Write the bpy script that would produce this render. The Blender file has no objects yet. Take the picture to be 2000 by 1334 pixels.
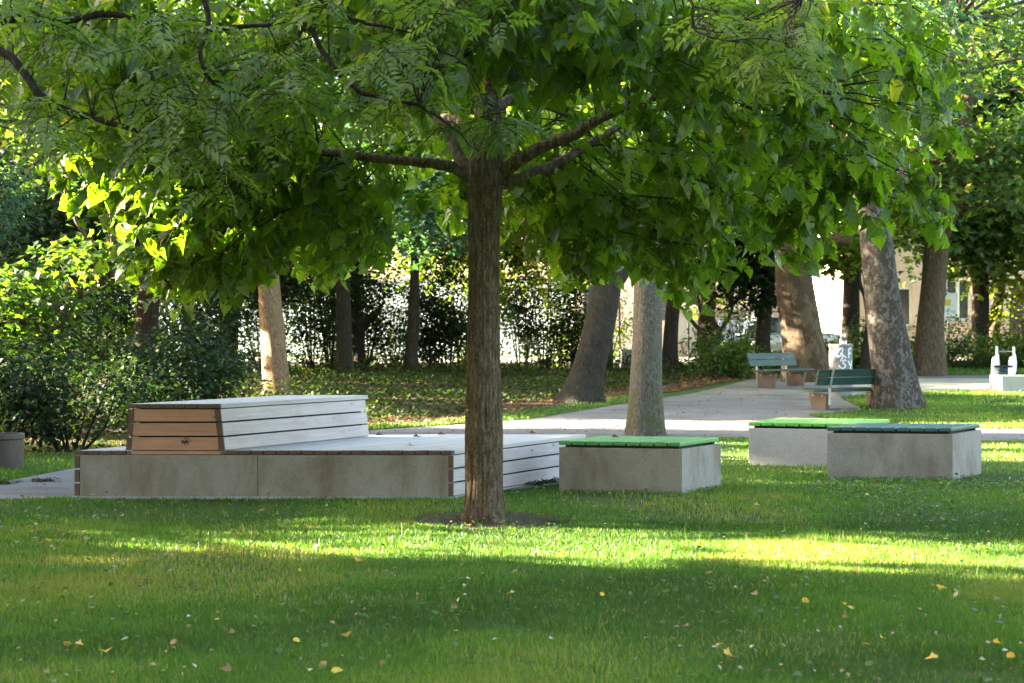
import bpy, bmesh, math, random
import numpy as np
from mathutils import Vector, Matrix
sc = bpy.context.scene
COL = sc.collection
R = math.radians
# ------------------------------------------------------------------ camera
F_PX, HOR, CZ = 3600.0, 650.0, 1.58
cam = bpy.data.cameras.new("camera")
cam.sensor_width = 36.0
cam.lens = 36.0 * F_PX / 2000.0
cam.shift_y = -(667.0 - HOR) / 2000.0
cam.clip_end = 2000
cam.dof.use_dof = True
cam.dof.focus_distance = 16.5
cam.dof.aperture_fstop = 4.5
camo = bpy.data.objects.new("camera", cam)
COL.objects.link(camo)
camo.location = (0, 0, CZ)
camo.rotation_euler = (R(90), 0, 0)
sc.camera = camo
# ------------------------------------------------------------------ light
SUN_EL, SUN_AZ = 13.0, 282.0
world = bpy.data.worlds.new("World")
sc.world = world
world.use_nodes = True
wn = world.node_tree
sky = wn.nodes.new("ShaderNodeTexSky")
sky.sky_type = 'NISHITA'
sky.sun_disc = False
sky.sun_elevation = R(SUN_EL)
sky.sun_rotation = R(SUN_AZ)
sky.air_density = 1.0
sky.dust_density = 2.5
sky.ozone_density = 0.3
wn.links.new(sky.outputs[0], wn.nodes["Background"].inputs[0])
wn.nodes["Background"].inputs[1].default_value = 0.05
sun = bpy.data.lights.new("sun", 'SUN')
sun.energy = 5.0
sun.angle = R(0.5)
sun.color = (1.0, 0.86, 0.66)
suno = bpy.data.objects.new("sun", sun)
COL.objects.link(suno)
SUNV = Vector((math.sin(R(SUN_AZ)) * math.cos(R(SUN_EL)), math.cos(R(SUN_AZ)) * math.cos(R(SUN_EL)), math.sin(R(SUN_EL))))
suno.rotation_euler = SUNV.to_track_quat('Z', 'Y').to_euler()
sc.view_settings.view_transform = 'Standard'
sc.view_settings.look = 'None'
sc.view_settings.exposure = 4.72
sc.view_settings.gamma = 1.0
sc.render.engine = 'CYCLES'
cy = sc.cycles
cy.max_bounces = 8
cy.diffuse_bounces = 5
cy.glossy_bounces = 2
cy.transmission_bounces = 5
cy.transparent_max_bounces = 4
cy.sample_clamp_indirect = 6.0
cy.use_denoising = True
cy.caustics_reflective = False
cy.caustics_refractive = False

rng = np.random.default_rng(7)
random.seed(7)


def gz(y):
    return 0.025 * (np.clip(y, 34.0, 64.0) - 34.0)


def P(px, py, Y):
    return Vector(((px - 1000.0) / F_PX * Y, Y, CZ - (py - HOR) / F_PX * Y))


def GY(py):
    """depth of the ground seen at image row py"""
    Y = 20.0
    for _ in range(60):
        Y = 0.5 * Y + 0.5 * (CZ - float(gz(np.array(Y)))) * F_PX / (py - HOR)
    return Y


def G(px, py):
    Y = GY(py)
    return Vector(((px - 1000.0) / F_PX * Y, Y, float(gz(np.array(Y)))))


# ------------------------------------------------------------------ scene helpers
def tag(o, label=None, cat=None, group=None, kind=None):
    if label: o["label"] = label
    if cat: o["category"] = cat
    if group: o["group"] = group
    if kind: o["kind"] = kind
    return o


def empty(name, loc, label, cat, group=None):
    o = bpy.data.objects.new(name, None)
    o.empty_display_size = 0.2
    COL.objects.link(o)
    o.location = loc
    return tag(o, label, cat, group)


def link(name, me, mat, parent=None, loc=None, smooth=False):
    o = bpy.data.objects.new(name, me)
    COL.objects.link(o)
    if mat is not None:
        me.materials.append(mat)
    if parent is not None:
        o.parent = parent
    if loc is not None:
        o.location = loc
    if smooth:
        me.polygons.foreach_set("use_smooth", np.ones(len(me.polygons), dtype=bool))
    return o


def wloc(o):
    v = Vector((0, 0, 0))
    while o is not None:
        v = v + o.location
        o = o.parent
    return v


def fast_mesh(name, V, F, attrs=None):
    """V (n,3), F (m,k) one face size"""
    me = bpy.data.meshes.new(name)
    n, (m, k) = len(V), F.shape
    me.vertices.add(n)
    me.vertices.foreach_set("co", np.ascontiguousarray(V, dtype=np.float32).ravel())
    me.loops.add(m * k)
    me.loops.foreach_set("vertex_index", np.ascontiguousarray(F, dtype=np.int32).ravel())
    me.polygons.add(m)
    me.polygons.foreach_set("loop_start", np.arange(0, m * k, k, dtype=np.int32))
    for nm, arr in (attrs or {}).items():
        if arr.ndim == 1:
            a = me.attributes.new(nm, 'FLOAT', 'POINT')
            a.data.foreach_set("value", np.ascontiguousarray(arr, dtype=np.float32))
        else:
            a = me.attributes.new(nm, 'FLOAT_VECTOR', 'POINT')
            a.data.foreach_set("vector", np.ascontiguousarray(arr, dtype=np.float32).ravel())
    me.update(calc_edges=True)
    me.validate()
    return me


class MB:
    """collects polygons in world space, builds ONE mesh object; 'gr' carries plank grain coordinates"""
    def __init__(s):
        s.v, s.f, s.g = [], [], []

    def add(s, verts, faces, gr=None):
        b = len(s.v)
        s.v += [tuple(v) for v in verts]
        s.f += [tuple(b + i for i in f) for f in faces]
        s.g += gr if gr else [tuple(v) for v in verts]

    def prism(s, bot, top):
        """two rings of equal length"""
        n = len(bot)
        fs = [tuple(range(n - 1, -1, -1)), tuple(range(n, 2 * n))]
        fs += [(i, (i + 1) % n, n + (i + 1) % n, n + i) for i in range(n)]
        s.add(list(bot) + list(top), fs)

    def board(s, o, a, b, c):
        """box from corner o with edges a (grain), b, c"""
        o, a, b, c = Vector(o), Vector(a), Vector(b), Vector(c)
        if a.cross(b).dot(c) < 0:
            o, b = o + b, -b
        vs = [o, o + a, o + a + b, o + b, o + c, o + a + c, o + a + b + c, o + b + c]
        la, lb, lc = a.length, b.length, c.length
        k = random.random() * 40
        gr = [(x * la + k, y * lb + k * 1.7, z * lc + k * .6) for (x, y, z) in
              [(0, 0, 0), (1, 0, 0), (1, 1, 0), (0, 1, 0), (0, 0, 1), (1, 0, 1), (1, 1, 1), (0, 1, 1)]]
        s.add(vs, [(0, 3, 2, 1), (4, 5, 6, 7), (0, 1, 5, 4), (1, 2, 6, 5), (2, 3, 7, 6), (3, 0, 4, 7)], gr)

    def box(s, x0, x1, y0, y1, z0, z1):
        s.board((x0, y0, z0), (x1 - x0, 0, 0), (0, y1 - y0, 0), (0, 0, z1 - z0))

    def tube(s, pts, rad, seg=8, cap=True):
        V, F = tube_arrays(pts, rad, seg)
        s.add([tuple(v) for v in V], [tuple(f) for f in F])
        if cap:
            n = len(V) - len(s.v)
            b = len(s.v) - len(V)
            s.f.append(tuple(b + i for i in range(seg - 1, -1, -1)))
            s.f.append(tuple(b + len(V) - seg + i for i in range(seg)))

    def lathe(s, c, prof, seg=24):
        """prof [(r,z)] bottom to top about vertical axis at c"""
        c = Vector(c)
        vs, fs = [], []
        for r, z in prof:
            for i in range(seg):
                t = 2 * math.pi * i / seg
                vs.append(c + Vector((r * math.cos(t), r * math.sin(t), z)))
        for j in range(len(prof) - 1):
            for i in range(seg):
                fs.append((j * seg + i, j * seg + (i + 1) % seg, (j + 1) * seg + (i + 1) % seg, (j + 1) * seg + i))
        fs.append(tuple(range(seg - 1, -1, -1)))
        k = (len(prof) - 1) * seg
        fs.append(tuple(k + i for i in range(seg)))
        s.add(vs, fs)

    def build(s, name, mat, parent=None, smooth=False, bevel=0.0, label=None, origin=None):
        off = wloc(parent) if parent is not None else Vector(origin or (0, 0, 0))
        me = bpy.data.meshes.new(name)
        me.from_pydata([(v[0] - off[0], v[1] - off[1], v[2] - off[2]) for v in s.v], [], s.f)
        a = me.attributes.new("gr", 'FLOAT_VECTOR', 'POINT')
        a.data.foreach_set("vector", np.array(s.g, dtype=np.float32).ravel())
        me.update()
        o = link(name, me, mat, parent, None if parent is not None else off, smooth)
        if bevel:
            m = o.modifiers.new("bevel", 'BEVEL')
            m.width = bevel
            m.segments = 2
            m.limit_method = 'ANGLE'
        if label: o["label"] = label
        return o


def tube_arrays(pts, rad, seg, twist=0.0):
    pts = np.asarray([tuple(p) for p in pts], dtype=float)
    n = len(pts)
    rad = np.broadcast_to(np.asarray(rad, dtype=float), (n,))
    T = np.gradient(pts, axis=0)
    T /= np.linalg.norm(T, axis=1, keepdims=True) + 1e-9
    ref = np.array([1.0, 0.0, 0.0]) if abs(T[0, 0]) < 0.8 else np.array([0.0, 1.0, 0.0])
    V = np.zeros((n, seg, 3))
    u = ref - T[0] * ref.dot(T[0])
    u /= np.linalg.norm(u)
    th = np.arange(seg) / seg * 2 * math.pi + twist
    for i in range(n):
        u = u - T[i] * u.dot(T[i])
        u /= np.linalg.norm(u) + 1e-9
        w = np.cross(T[i], u)
        V[i] = pts[i] + rad[i] * (np.cos(th)[:, None] * u + np.sin(th)[:, None] * w)
    idx = np.arange(n * seg).reshape(n, seg)
    a = idx[:-1]
    b = idx[1:]
    F = np.stack([a, np.roll(a, -1, 1), np.roll(b, -1, 1), b], -1).reshape(-1, 4)
    return V.reshape(-1, 3), F


class Tubes:
    def __init__(s):
        s.V, s.F, s.n = [], [], 0

    def add(s, pts, rad, seg=6):
        V, F = tube_arrays(pts, rad, seg)
        s.raw(V, F)

    def raw(s, V, F):
        s.V.append(V)
        s.F.append(F + s.n)
        s.n += len(V)

    def build(s, name, mat, parent, smooth=True):
        V = np.concatenate(s.V) - np.array(wloc(parent))
        return link(name, fast_mesh(name, V, np.concatenate(s.F)), mat, parent, None, smooth)


def curve(pts, n):
    """Catmull-Rom through pts, n samples"""
    p = np.asarray([tuple(q) for q in pts], dtype=float)
    p = np.vstack([2 * p[0] - p[1], p, 2 * p[-1] - p[-2]])
    m = len(p) - 3
    out = []
    for t in np.linspace(0, m - 1e-6, n):
        i = int(t)
        f = t - i
        a, b, c, d = p[i], p[i + 1], p[i + 2], p[i + 3]
        out.append(0.5 * ((2 * b) + (-a + c) * f + (2 * a - 5 * b + 4 * c - d) * f * f + (-a + 3 * b - 3 * c + d) * f ** 3))
    return np.array(out)


# ------------------------------------------------------------------ materials
def new_mat(name):
    m = bpy.data.materials.new(name)
    m.use_nodes = True
    nt = m.node_tree
    return m, nt, nt.nodes, nt.links, nt.nodes["Principled BSDF"]


def ramp(nt, fac, stops):
    r = nt.nodes.new("ShaderNodeValToRGB")
    e = r.color_ramp.elements
    while len(e) < len(stops):
        e.new(0.5)
    for k, (p, c) in enumerate(stops):
        e[k].position = p
        e[k].color = (c[0], c[1], c[2], 1)
    nt.links.new(fac, r.inputs[0])
    return r.outputs[0]


def noise(nt, vec, scale, detail=4, rough=.6, dist=0.0):
    n = nt.nodes.new("ShaderNodeTexNoise")
    n.inputs["Scale"].default_value = scale
    n.inputs["Detail"].default_value = detail
    n.inputs["Roughness"].default_value = rough
    n.inputs["Distortion"].default_value = dist
    if vec is not None:
        nt.links.new(vec, n.inputs["Vector"])
    return n.outputs["Fac"]


def mapping(nt, vec, scale):
    m = nt.nodes.new("ShaderNodeMapping")
    m.inputs["Scale"].default_value = scale
    nt.links.new(vec, m.inputs["Vector"])
    return m.outputs[0]


def objco(nt):
    return nt.nodes.new("ShaderNodeTexCoord").outputs["Object"]


def geoco(nt):
    return nt.nodes.new("ShaderNodeNewGeometry").outputs["Position"]


def attr(nt, name):
    a = nt.nodes.new("ShaderNodeAttribute")
    a.attribute_name = name
    return a


def mixc(nt, fac, a, b, mode='MIX'):
    m = nt.nodes.new("ShaderNodeMix")
    m.data_type = 'RGBA'
    m.blend_type = mode
    for sock, val in ((m.inputs[0], fac), (m.inputs[6], a), (m.inputs[7], b)):
        if isinstance(val, (int, float)):
            sock.default_value = val
        elif isinstance(val, tuple):
            sock.default_value = (*val[:3], 1)
        else:
            nt.links.new(val, sock)
    return m.outputs[2]


def bump(nt, h, strength, dist=0.01, normal=None):
    b = nt.nodes.new("ShaderNodeBump")
    b.inputs["Strength"].default_value = strength
    b.inputs["Distance"].default_value = dist
    nt.links.new(h, b.inputs["Height"])
    if normal is not None:
        nt.links.new(normal, b.inputs["Normal"])
    return b.outputs[0]


def leaf_mat(name, cols, trans=.45, tcol=(1.5, 1.7, .55), rough=.42, spec=.5, veins=False):
    """cols: ramp stops over the per-leaf random value"""
    m, nt, N, L, bs = new_mat(name)
    c = ramp(nt, attr(nt, "rnd").outputs["Fac"], cols)
    if veins:
        sp = N.new("ShaderNodeSeparateXYZ")
        L.new(attr(nt, "lf").outputs["Vector"], sp.inputs[0])
        def mth(op, a, b=None):
            q = N.new("ShaderNodeMath"); q.operation = op
            for i_, v_ in enumerate((a, b)):
                if v_ is None: continue
                if isinstance(v_, (int, float)): q.inputs[i_].default_value = v_
                else: L.new(v_, q.inputs[i_])
            return q.outputs[0]
        ax_ = mth('ABSOLUTE', sp.outputs[0])
        rib = mth('LESS_THAN', ax_, .022)
        lat = mth('LESS_THAN', mth('FRACT', mth('MULTIPLY', mth('SUBTRACT', sp.outputs[1], mth('MULTIPLY', ax_, .8)), 7.0)), .13)
        v = mth('MAXIMUM', rib, mth('MULTIPLY', lat, .6))
        c = mixc(nt, mth('MULTIPLY', v, .55), c, (.15, .2, .05))
        bl = noise(nt, attr(nt, "lf").outputs["Vector"], 5, 3, .6)
        c = mixc(nt, .35, c, mixc(nt, 1.0, c, ramp(nt, bl, [(.35, (.5, .5, .5)), (.65, (1.5, 1.4, 1.3))]), 'MULTIPLY'))
    L.new(c, bs.inputs["Base Color"])
    bs.inputs["Roughness"].default_value = rough
    bs.inputs["Specular IOR Level"].default_value = spec
    t = N.new("ShaderNodeBsdfTranslucent")
    L.new(mixc(nt, 1.0, c, tcol, 'MULTIPLY'), t.inputs["Color"])
    mx = N.new("ShaderNodeMixShader")
    mx.inputs[0].default_value = trans
    L.new(bs.outputs[0], mx.inputs[1])
    L.new(t.outputs[0], mx.inputs[2])
    L.new(mx.outputs[0], N["Material Output"].inputs["Surface"])
    return m


def bark_mat(name, dark, mid, light, scale=(14, 14, 2.6), bstr=.9, patch=None, moss=0.0):
    m, nt, N, L, bs = new_mat(name)
    co = objco(nt)
    v = mapping(nt, co, scale)
    n1 = noise(nt, v, 1.6, 6, .65, .4)
    n2 = noise(nt, co, 55, 3, .6)
    c = ramp(nt, n1, [(.36, dark), (.5, mid), (.64, light)])
    c = mixc(nt, .35, c, ramp(nt, n2, [(.35, dark), (.65, light)]))
    if patch:
        vo = N.new("ShaderNodeTexVoronoi")
        vo.inputs["Scale"].default_value = patch[0]
        nd = N.new("ShaderNodeTexNoise")
        nd.inputs["Scale"].default_value = 7
        L.new(co, nd.inputs["Vector"])
        ad = N.new("ShaderNodeVectorMath")
        ad.operation = 'MULTIPLY_ADD'
        L.new(nd.outputs["Color"], ad.inputs[0])
        ad.inputs[1].default_value = (.25, .25, .25)
        L.new(mapping(nt, co, (1, 1, .55)), ad.inputs[2])
        L.new(ad.outputs[0], vo.inputs["Vector"])
        hh = N.new("ShaderNodeSeparateColor")
        L.new(vo.outputs["Color"], hh.inputs[0])
        c = mixc(nt, .75, c, ramp(nt, hh.outputs[0], [(0.0, patch[1]), (.45, patch[2]), (.62, patch[3]), (.86, patch[4])]))
        c = mixc(nt, .3, c, ramp(nt, n2, [(.35, dark), (.65, light)]))
    if moss:
        g = noise(nt, co, 6, 5, .7)
        sep = N.new("ShaderNodeSeparateXYZ")
        L.new(co, sep.inputs[0])
        mr = N.new("ShaderNodeMapRange")
        mr.inputs[1].default_value = 0.0
        mr.inputs[2].default_value = 1.4
        mr.inputs[3].default_value = moss
        mr.inputs[4].default_value = 0.0
        L.new(sep.outputs[2], mr.inputs[0])
        ma = N.new("ShaderNodeMath")
        ma.operation = 'MULTIPLY'
        L.new(ramp(nt, g, [(.48, (0, 0, 0)), (.58, (1, 1, 1))]), ma.inputs[0])
        L.new(mr.outputs[0], ma.inputs[1])
        c = mixc(nt, ma.outputs[0], c, (.07, .085, .02))
    L.new(c, bs.inputs["Base Color"])
    bs.inputs["Roughness"].default_value = .9
    bs.inputs["Specular IOR Level"].default_value = .2
    L.new(bump(nt, n1, bstr, .05, bump(nt, n2, .3, .01)), bs.inputs["Normal"])
    return m


def plank_mat(name, c_lo, c_hi, streak=.5, rough=.7, spec=.3, knots=True, fade=None, bstr=.3):
    m, nt, N, L, bs = new_mat(name)
    g = attr(nt, "gr").outputs["Vector"]
    n1 = noise(nt, mapping(nt, g, (.9, 26, 26)), 1.5, 6, .65, .6)
    n2 = noise(nt, mapping(nt, g, (.35, 1.2, 1.2)), 2.0, 3, .5)
    c = ramp(nt, n1, [(.3, c_lo), (.65, c_hi)])
    c = mixc(nt, .5, c, ramp(nt, n2, [(.35, tuple(x * .82 for x in c_hi)), (.65, tuple(min(1, x * 1.06) for x in c_hi))]))
    if knots:
        vo = N.new("ShaderNodeTexVoronoi")
        vo.inputs["Scale"].default_value = 3.4
        L.new(mapping(nt, g, (.8, 2.6, 2.6)), vo.inputs["Vector"])
        k = ramp(nt, vo.outputs["Distance"], [(.05, (1, 1, 1)), (.11, (0, 0, 0))])
        c = mixc(nt, k, c, tuple(x * .45 for x in c_lo))
    if fade:
        c = mixc(nt, ramp(nt, noise(nt, mapping(nt, g, (2.0, 5, 5)), 1.3, 5, .7), [(.5, (0, 0, 0)), (.72, (.8, .8, .8))]), c, fade)
    L.new(c, bs.inputs["Base Color"])
    bs.inputs["Roughness"].default_value = rough
    bs.inputs["Specular IOR Level"].default_value = spec
    L.new(bump(nt, n1, bstr, .004), bs.inputs["Normal"])
    return m


def concrete_mat(name, base, stain, speck=.5, stain_amt=.6):
    m, nt, N, L, bs = new_mat(name)
    co = geoco(nt)
    fine = noise(nt, co, 130, 4, .7)
    big = noise(nt, mapping(nt, co, (1.6, 1.6, .9)), 1.6, 6, .65, .4)
    strk = noise(nt, mapping(nt, co, (7, 7, .8)), 1.4, 5, .6)
    c = ramp(nt, fine, [(.34, tuple(x * .62 for x in base)), (.5, base), (.66, tuple(min(1, x * 1.25) for x in base))])
    f = N.new("ShaderNodeMath")
    f.operation = 'MULTIPLY'
    L.new(ramp(nt, big, [(.42, (0, 0, 0)), (.68, (stain_amt,) * 3)]), f.inputs[0])
    L.new(ramp(nt, strk, [(.3, (.45,) * 3), (.65, (1, 1, 1))]), f.inputs[1])
    c = mixc(nt, f.outputs[0], c, stain)
    vo = N.new("ShaderNodeTexVoronoi")
    vo.inputs["Scale"].default_value = 26
    L.new(co, vo.inputs["Vector"])
    pit = ramp(nt, vo.outputs["Distance"], [(.10, (1, 1, 1)), (.2, (0, 0, 0))])
    pn = N.new("ShaderNodeMath")
    pn.operation = 'MULTIPLY'
    L.new(pit, pn.inputs[0])
    L.new(ramp(nt, noise(nt, co, 9, 2), [(.45, (0, 0, 0)), (.6, (speck,) * 3)]), pn.inputs[1])
    c = mixc(nt, pn.outputs[0], c, tuple(x * .35 for x in base))
    L.new(c, bs.inputs["Base Color"])
    bs.inputs["Roughness"].default_value = .85
    bs.inputs["Specular IOR Level"].default_value = .3
    L.new(bump(nt, fine, .25, .004), bs.inputs["Normal"])
    return m


def plain_mat(name, col, rough=.5, metal=0.0, spec=.5, var=.12, scale=12):
    m, nt, N, L, bs = new_mat(name)
    n = noise(nt, objco(nt), scale, 4, .6)
    L.new(ramp(nt, n, [(.35, tuple(x * (1 - var) for x in col)), (.65, tuple(min(1, x * (1 + var)) for x in col))]), bs.inputs["Base Color"])
    bs.inputs["Roughness"].default_value = rough
    bs.inputs["Metallic"].default_value = metal
    bs.inputs["Specular IOR Level"].default_value = spec
    return m


def ground_mat(name, stops, scale=1.2, fine=40, bstr=.5, extra=None):
    m, nt, N, L, bs = new_mat(name)
    co = geoco(nt)
    a = noise(nt, co, scale, 6, .65)
    b = noise(nt, co, fine, 5, .7)
    c = ramp(nt, a, stops)
    c = mixc(nt, .5, c, mixc(nt, 1.0, c, ramp(nt, b, [(.3, (.45,) * 3), (.7, (1.5,) * 3)]), 'MULTIPLY'))
    if extra:
        c = mixc(nt, ramp(nt, noise(nt, mapping(nt, co, (.7, 2, 1)), .8, 5, .6), [(.5, (0, 0, 0)), (.65, (.7,) * 3)]), c, extra)
    L.new(c, bs.inputs["Base Color"])
    bs.inputs["Roughness"].default_value = .95
    bs.inputs["Specular IOR Level"].default_value = .15
    L.new(bump(nt, b, bstr, .02), bs.inputs["Normal"])
    return m


M = {}
M['bark'] = bark_mat("ridged_bark", (.03, .021, .014), (.105, .075, .05), (.24, .19, .14), (21, 21, 5.2), 1.0)
M['bark_grey'] = bark_mat("grey_mossy_bark", (.028, .024, .019), (.095, .086, .07), (.2, .183, .155), (34, 34, 10), .8, moss=.9)
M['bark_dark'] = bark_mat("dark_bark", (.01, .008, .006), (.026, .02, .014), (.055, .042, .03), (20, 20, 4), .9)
M['bark_mid'] = bark_mat("brown_bark", (.025, .018, .012), (.085, .06, .038), (.16, .12, .08), (18, 18, 4), .9)
M['bark_plane'] = bark_mat("flaking_plane_bark", (.025, .02, .016), (.055, .045, .036), (.11, .09, .075), (10, 10, 4), .5,
                           patch=(17.0, (.022, .018, .012), (.04, .033, .025), (.06, .052, .042), (.17, .155, .135)))
M['bark_plane_brown'] = bark_mat("brown_plane_bark", (.03, .02, .012), (.08, .055, .033), (.14, .1, .065), (9, 9, 4), .6,
                                 patch=(7.0, (.022, .015, .009), (.045, .03, .018), (.065, .045, .027), (.12, .083, .05)))
M['bark_tan_sunlit'] = bark_mat("sunlit_tan_bark", (.08, .052, .028), (.22, .14, .08), (.4, .28, .17), (26, 26, 9), .9)  # tan bark, lightened further so its one trunk looks sunlit
M['bark_dark_mid'] = bark_mat("grey_brown_bark", (.014, .012, .009), (.038, .032, .023), (.075, .064, .05), (22, 22, 5), .9)
M['leaf_linden'] = leaf_mat("linden_leaf", [(0, (.04, .074, .011)), (.5, (.076, .126, .015)), (.93, (.125, .18, .022)), (1, (.24, .21, .03))], .55, (2.3, 2.7, .4), veins=True)
M['leaf_ash'] = leaf_mat("ash_leaf", [(0, (.06, .095, .02)), (.6, (.1, .145, .03)), (1, (.17, .2, .045))], .45, (1.6, 2.0, .5), .5)
M['leaf_maple'] = leaf_mat("maple_leaf", [(0, (.03, .055, .018)), (.5, (.05, .09, .022)), (.88, (.085, .125, .025)), (1, (.24, .19, .03))], .5, (2.1, 2.5, .45))
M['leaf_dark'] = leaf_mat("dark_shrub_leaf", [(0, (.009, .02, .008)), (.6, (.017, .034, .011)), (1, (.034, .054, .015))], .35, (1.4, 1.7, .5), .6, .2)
M['leaf_light'] = leaf_mat("yellow_green_leaf", [(0, (.07, .11, .018)), (.6, (.11, .16, .022)), (1, (.2, .2, .03))], .52, (1.9, 2.0, .35))
M['leaf_blue'] = leaf_mat("blue_green_leaf", [(0, (.03, .07, .04)), (.6, (.05, .105, .055)), (1, (.08, .14, .06))], .4, (1.2, 1.6, .5))
M['grass'] = leaf_mat("grass_blade", [(0, (.046, .1, .016)), (.45, (.076, .165, .024)), (.8, (.112, .212, .034)), (.93, (.25, .23, .06)), (1, (.36, .3, .13))], .4, (1.5, 1.6, .5), .5, .3)
M['weed'] = leaf_mat("weed_leaf", [(0, (.045, .1, .02)), (1, (.08, .15, .035))], .3, (1.2, 1.5, .5))
M['cover'] = leaf_mat("ground_cover_leaf", [(0, (.03, .05, .014)), (.6, (.03, .05, .013)), (1, (.058, .075, .018))], .35, (1.4, 1.6, .4), .6, .2)
M['litter'] = leaf_mat("dry_leaf", [(0, (.07, .035, .016)), (.5, (.16, .08, .035)), (.85, (.28, .15, .06)), (1, (.4, .24, .09))], .15, (1, 1, 1), .8, .2)
M['fallen'] = leaf_mat("yellow_fallen_leaf", [(0, (.5, .3, .03)), (.5, (.62, .42, .05)), (1, (.6, .36, .16))], .2, (1, 1, 1), .7, .2)
M['pale_litter'] = leaf_mat("pale_dry_leaf", [(0, (.18, .11, .05)), (.6, (.3, .22, .12)), (1, (.5, .45, .36))], .15, (1, 1, 1), .8, .2)
M['seed'] = plain_mat("dry_seed", (.06, .03, .015), .8)
M['soil'] = ground_mat("soil", [(.3, (.05, .036, .025)), (.7, (.1, .075, .055))], 3, 60, .8)
M['lawn'] = ground_mat("turf", [(.3, (.04, .065, .016)), (.55, (.055, .09, .02)), (.75, (.085, .09, .035))], 1.5, 60, .8)
M['path'] = ground_mat("gravel_path", [(.3, (.15, .14, .14)), (.7, (.22, .205, .2))], .9, 90, .6, (.11, .1, .09))
M['sand'] = ground_mat("sand", [(.3, (.32, .29, .25)), (.7, (.42, .385, .33))], 1.2, 60, .4, (.33, .3, .25))
M['humus'] = ground_mat("leafy_soil", [(.3, (.05, .03, .017)), (.7, (.11, .065, .035))], 2.5, 30, .8)
M['asphalt'] = ground_mat("street_asphalt", [(.3, (.3, .28, .27)), (.7, (.36, .34, .33))], 1, 80, .3)
M['deck'] = plank_mat("silver_weathered_wood", (.25, .232, .232), (.47, .44, .45), spec=.4, rough=.6)
M['clad'] = plank_mat("pale_weathered_cladding", (.27, .24, .24), (.52, .47, .49), fade=(.36, .285, .26), spec=.35)
M['brownwood'] = plank_mat("brown_larch_wood", (.28, .125, .075), (.5, .255, .165), fade=(.32, .18, .125))
M['endwood'] = plank_mat("dark_board_ends", (.07, .042, .03), (.13, .08, .058), knots=False)
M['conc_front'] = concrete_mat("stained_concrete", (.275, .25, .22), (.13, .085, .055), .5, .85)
M['conc'] = concrete_mat("pale_concrete", (.4, .38, .365), (.28, .24, .2), .7, .35)
M['green'] = plank_mat("light_green_paint", (.055, .22, .05), (.095, .3, .085), knots=False, rough=.42, spec=.6, fade=(.06, .16, .055), bstr=.12)
M['lime'] = plank_mat("lime_green_paint", (.1, .33, .04), (.15, .43, .07), knots=False, rough=.42, spec=.6, fade=(.07, .19, .045), bstr=.12)
M['petrol'] = plank_mat("petrol_green_paint", (.01, .055, .062), (.018, .08, .086), knots=False, rough=.4, spec=.6, fade=(.03, .085, .085), bstr=.12)
M['benchgreen'] = plank_mat("bench_green_paint", (.013, .04, .034), (.022, .058, .049), knots=False, rough=.5, fade=(.075, .1, .075), bstr=.12)
M['black'] = plain_mat("black_void", (.012, .012, .013), .8)
M['steel'] = plain_mat("grey_steel", (.3, .31, .32), .45, .6)
M['white'] = plain_mat("white_board", (.8, .8, .8), .4, var=.03)
M['blue'] = plain_mat("blue_paint", (.012, .045, .2), .35)
M['red'] = plain_mat("red_paint", (.4, .02, .03), .5)
M['yellow'] = plain_mat("yellow_sign", (.75, .5, .02), .5, var=.04)
M['spray_white'] = plain_mat("white_spray", (.75, .76, .8), .6, var=.05)
M['spray_black'] = plain_mat("black_marker", (.015, .012, .012), .6)
M['glass'] = plain_mat("window_glass", (.05, .06, .075), .08, 0, .8)
M['amber'] = plain_mat("brown_glass", (.05, .018, .006), .12, 0, .7)
M['paper'] = plain_mat("label_paper", (.72, .7, .66), .6, var=.05)
M['plaster'] = plain_mat("pink_beige_plaster", (.62, .5, .42), .9, var=.05, scale=3)
M['plaster_dark'] = plain_mat("grey_sill_stone", (.36, .31, .3), .8)
M['white_wall'] = plain_mat("skylit_white_plaster", (.72, .8, .9), .9, var=.04, scale=2)  # blue of the skylight put into the white plaster colour
M['roof'] = plain_mat("red_tile", (.25, .09, .05), .8, scale=4)
M['graff_wall'] = plain_mat("grey_lilac_plaster", (.48, .46, .52), .9, var=.08, scale=3)
M['wood_dark'] = plain_mat("dark_door_wood", (.05, .035, .045), .6)
M['car_black'] = plain_mat("black_car_paint", (.012, .012, .014), .15, 0, .8)
M['car_blue'] = plain_mat("blue_car_paint", (.03, .09, .3), .2, 0, .8)
M['car_silver'] = plain_mat("silver_car_paint", (.4, .42, .45), .25, .6, .6)
M['rubber'] = plain_mat("tyre_rubber", (.02, .02, .02), .8)
M['cabinet'] = plain_mat("grey_green_cabinet", (.32, .34, .3), .6)


# ------------------------------------------------------------------ leaves
def fold(V, up=.28, drop=.18):
    V = np.array(V, dtype=float)
    V[:, 2] += up * np.abs(V[:, 0]) - drop * V[:, 1] ** 2
    return V


def toothed(outl, up, drop, skew=0.0):
    """ovate leaf with coarse teeth: midrib vertices then right and left edge"""
    mid = [(0, 0, 0), (skew * .3, .35, 0), (skew * .6, .7, 0), (skew, 1.12, 0)]
    e = [(x, y, 0) for x, y in outl]
    V = mid + e + [(-x * (1 - .12 * skew), y, 0) for x, y, _ in e]
    n = len(e)
    F = []
    for sgn, o in ((1, 4), (-1, 4 + n)):
        for i in range(n):
            y = e[i][1]
            m_ = 0 if y < .16 else (1 if y < .55 else 2)
            nx = o + i + 1 if i < n - 1 else 3
            F.append((m_, o + i, nx) if sgn > 0 else (m_, nx, o + i))
        F += [(0, o + 1, 1) if sgn > 0 else (0, 1, o + 1)]
        k = max(i for i in range(n) if e[i][1] < .55)
        F += [(1, o + k + 1, 2) if sgn > 0 else (1, 2, o + k + 1)]
    return fold(V, up, drop), np.array(F)


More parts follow.
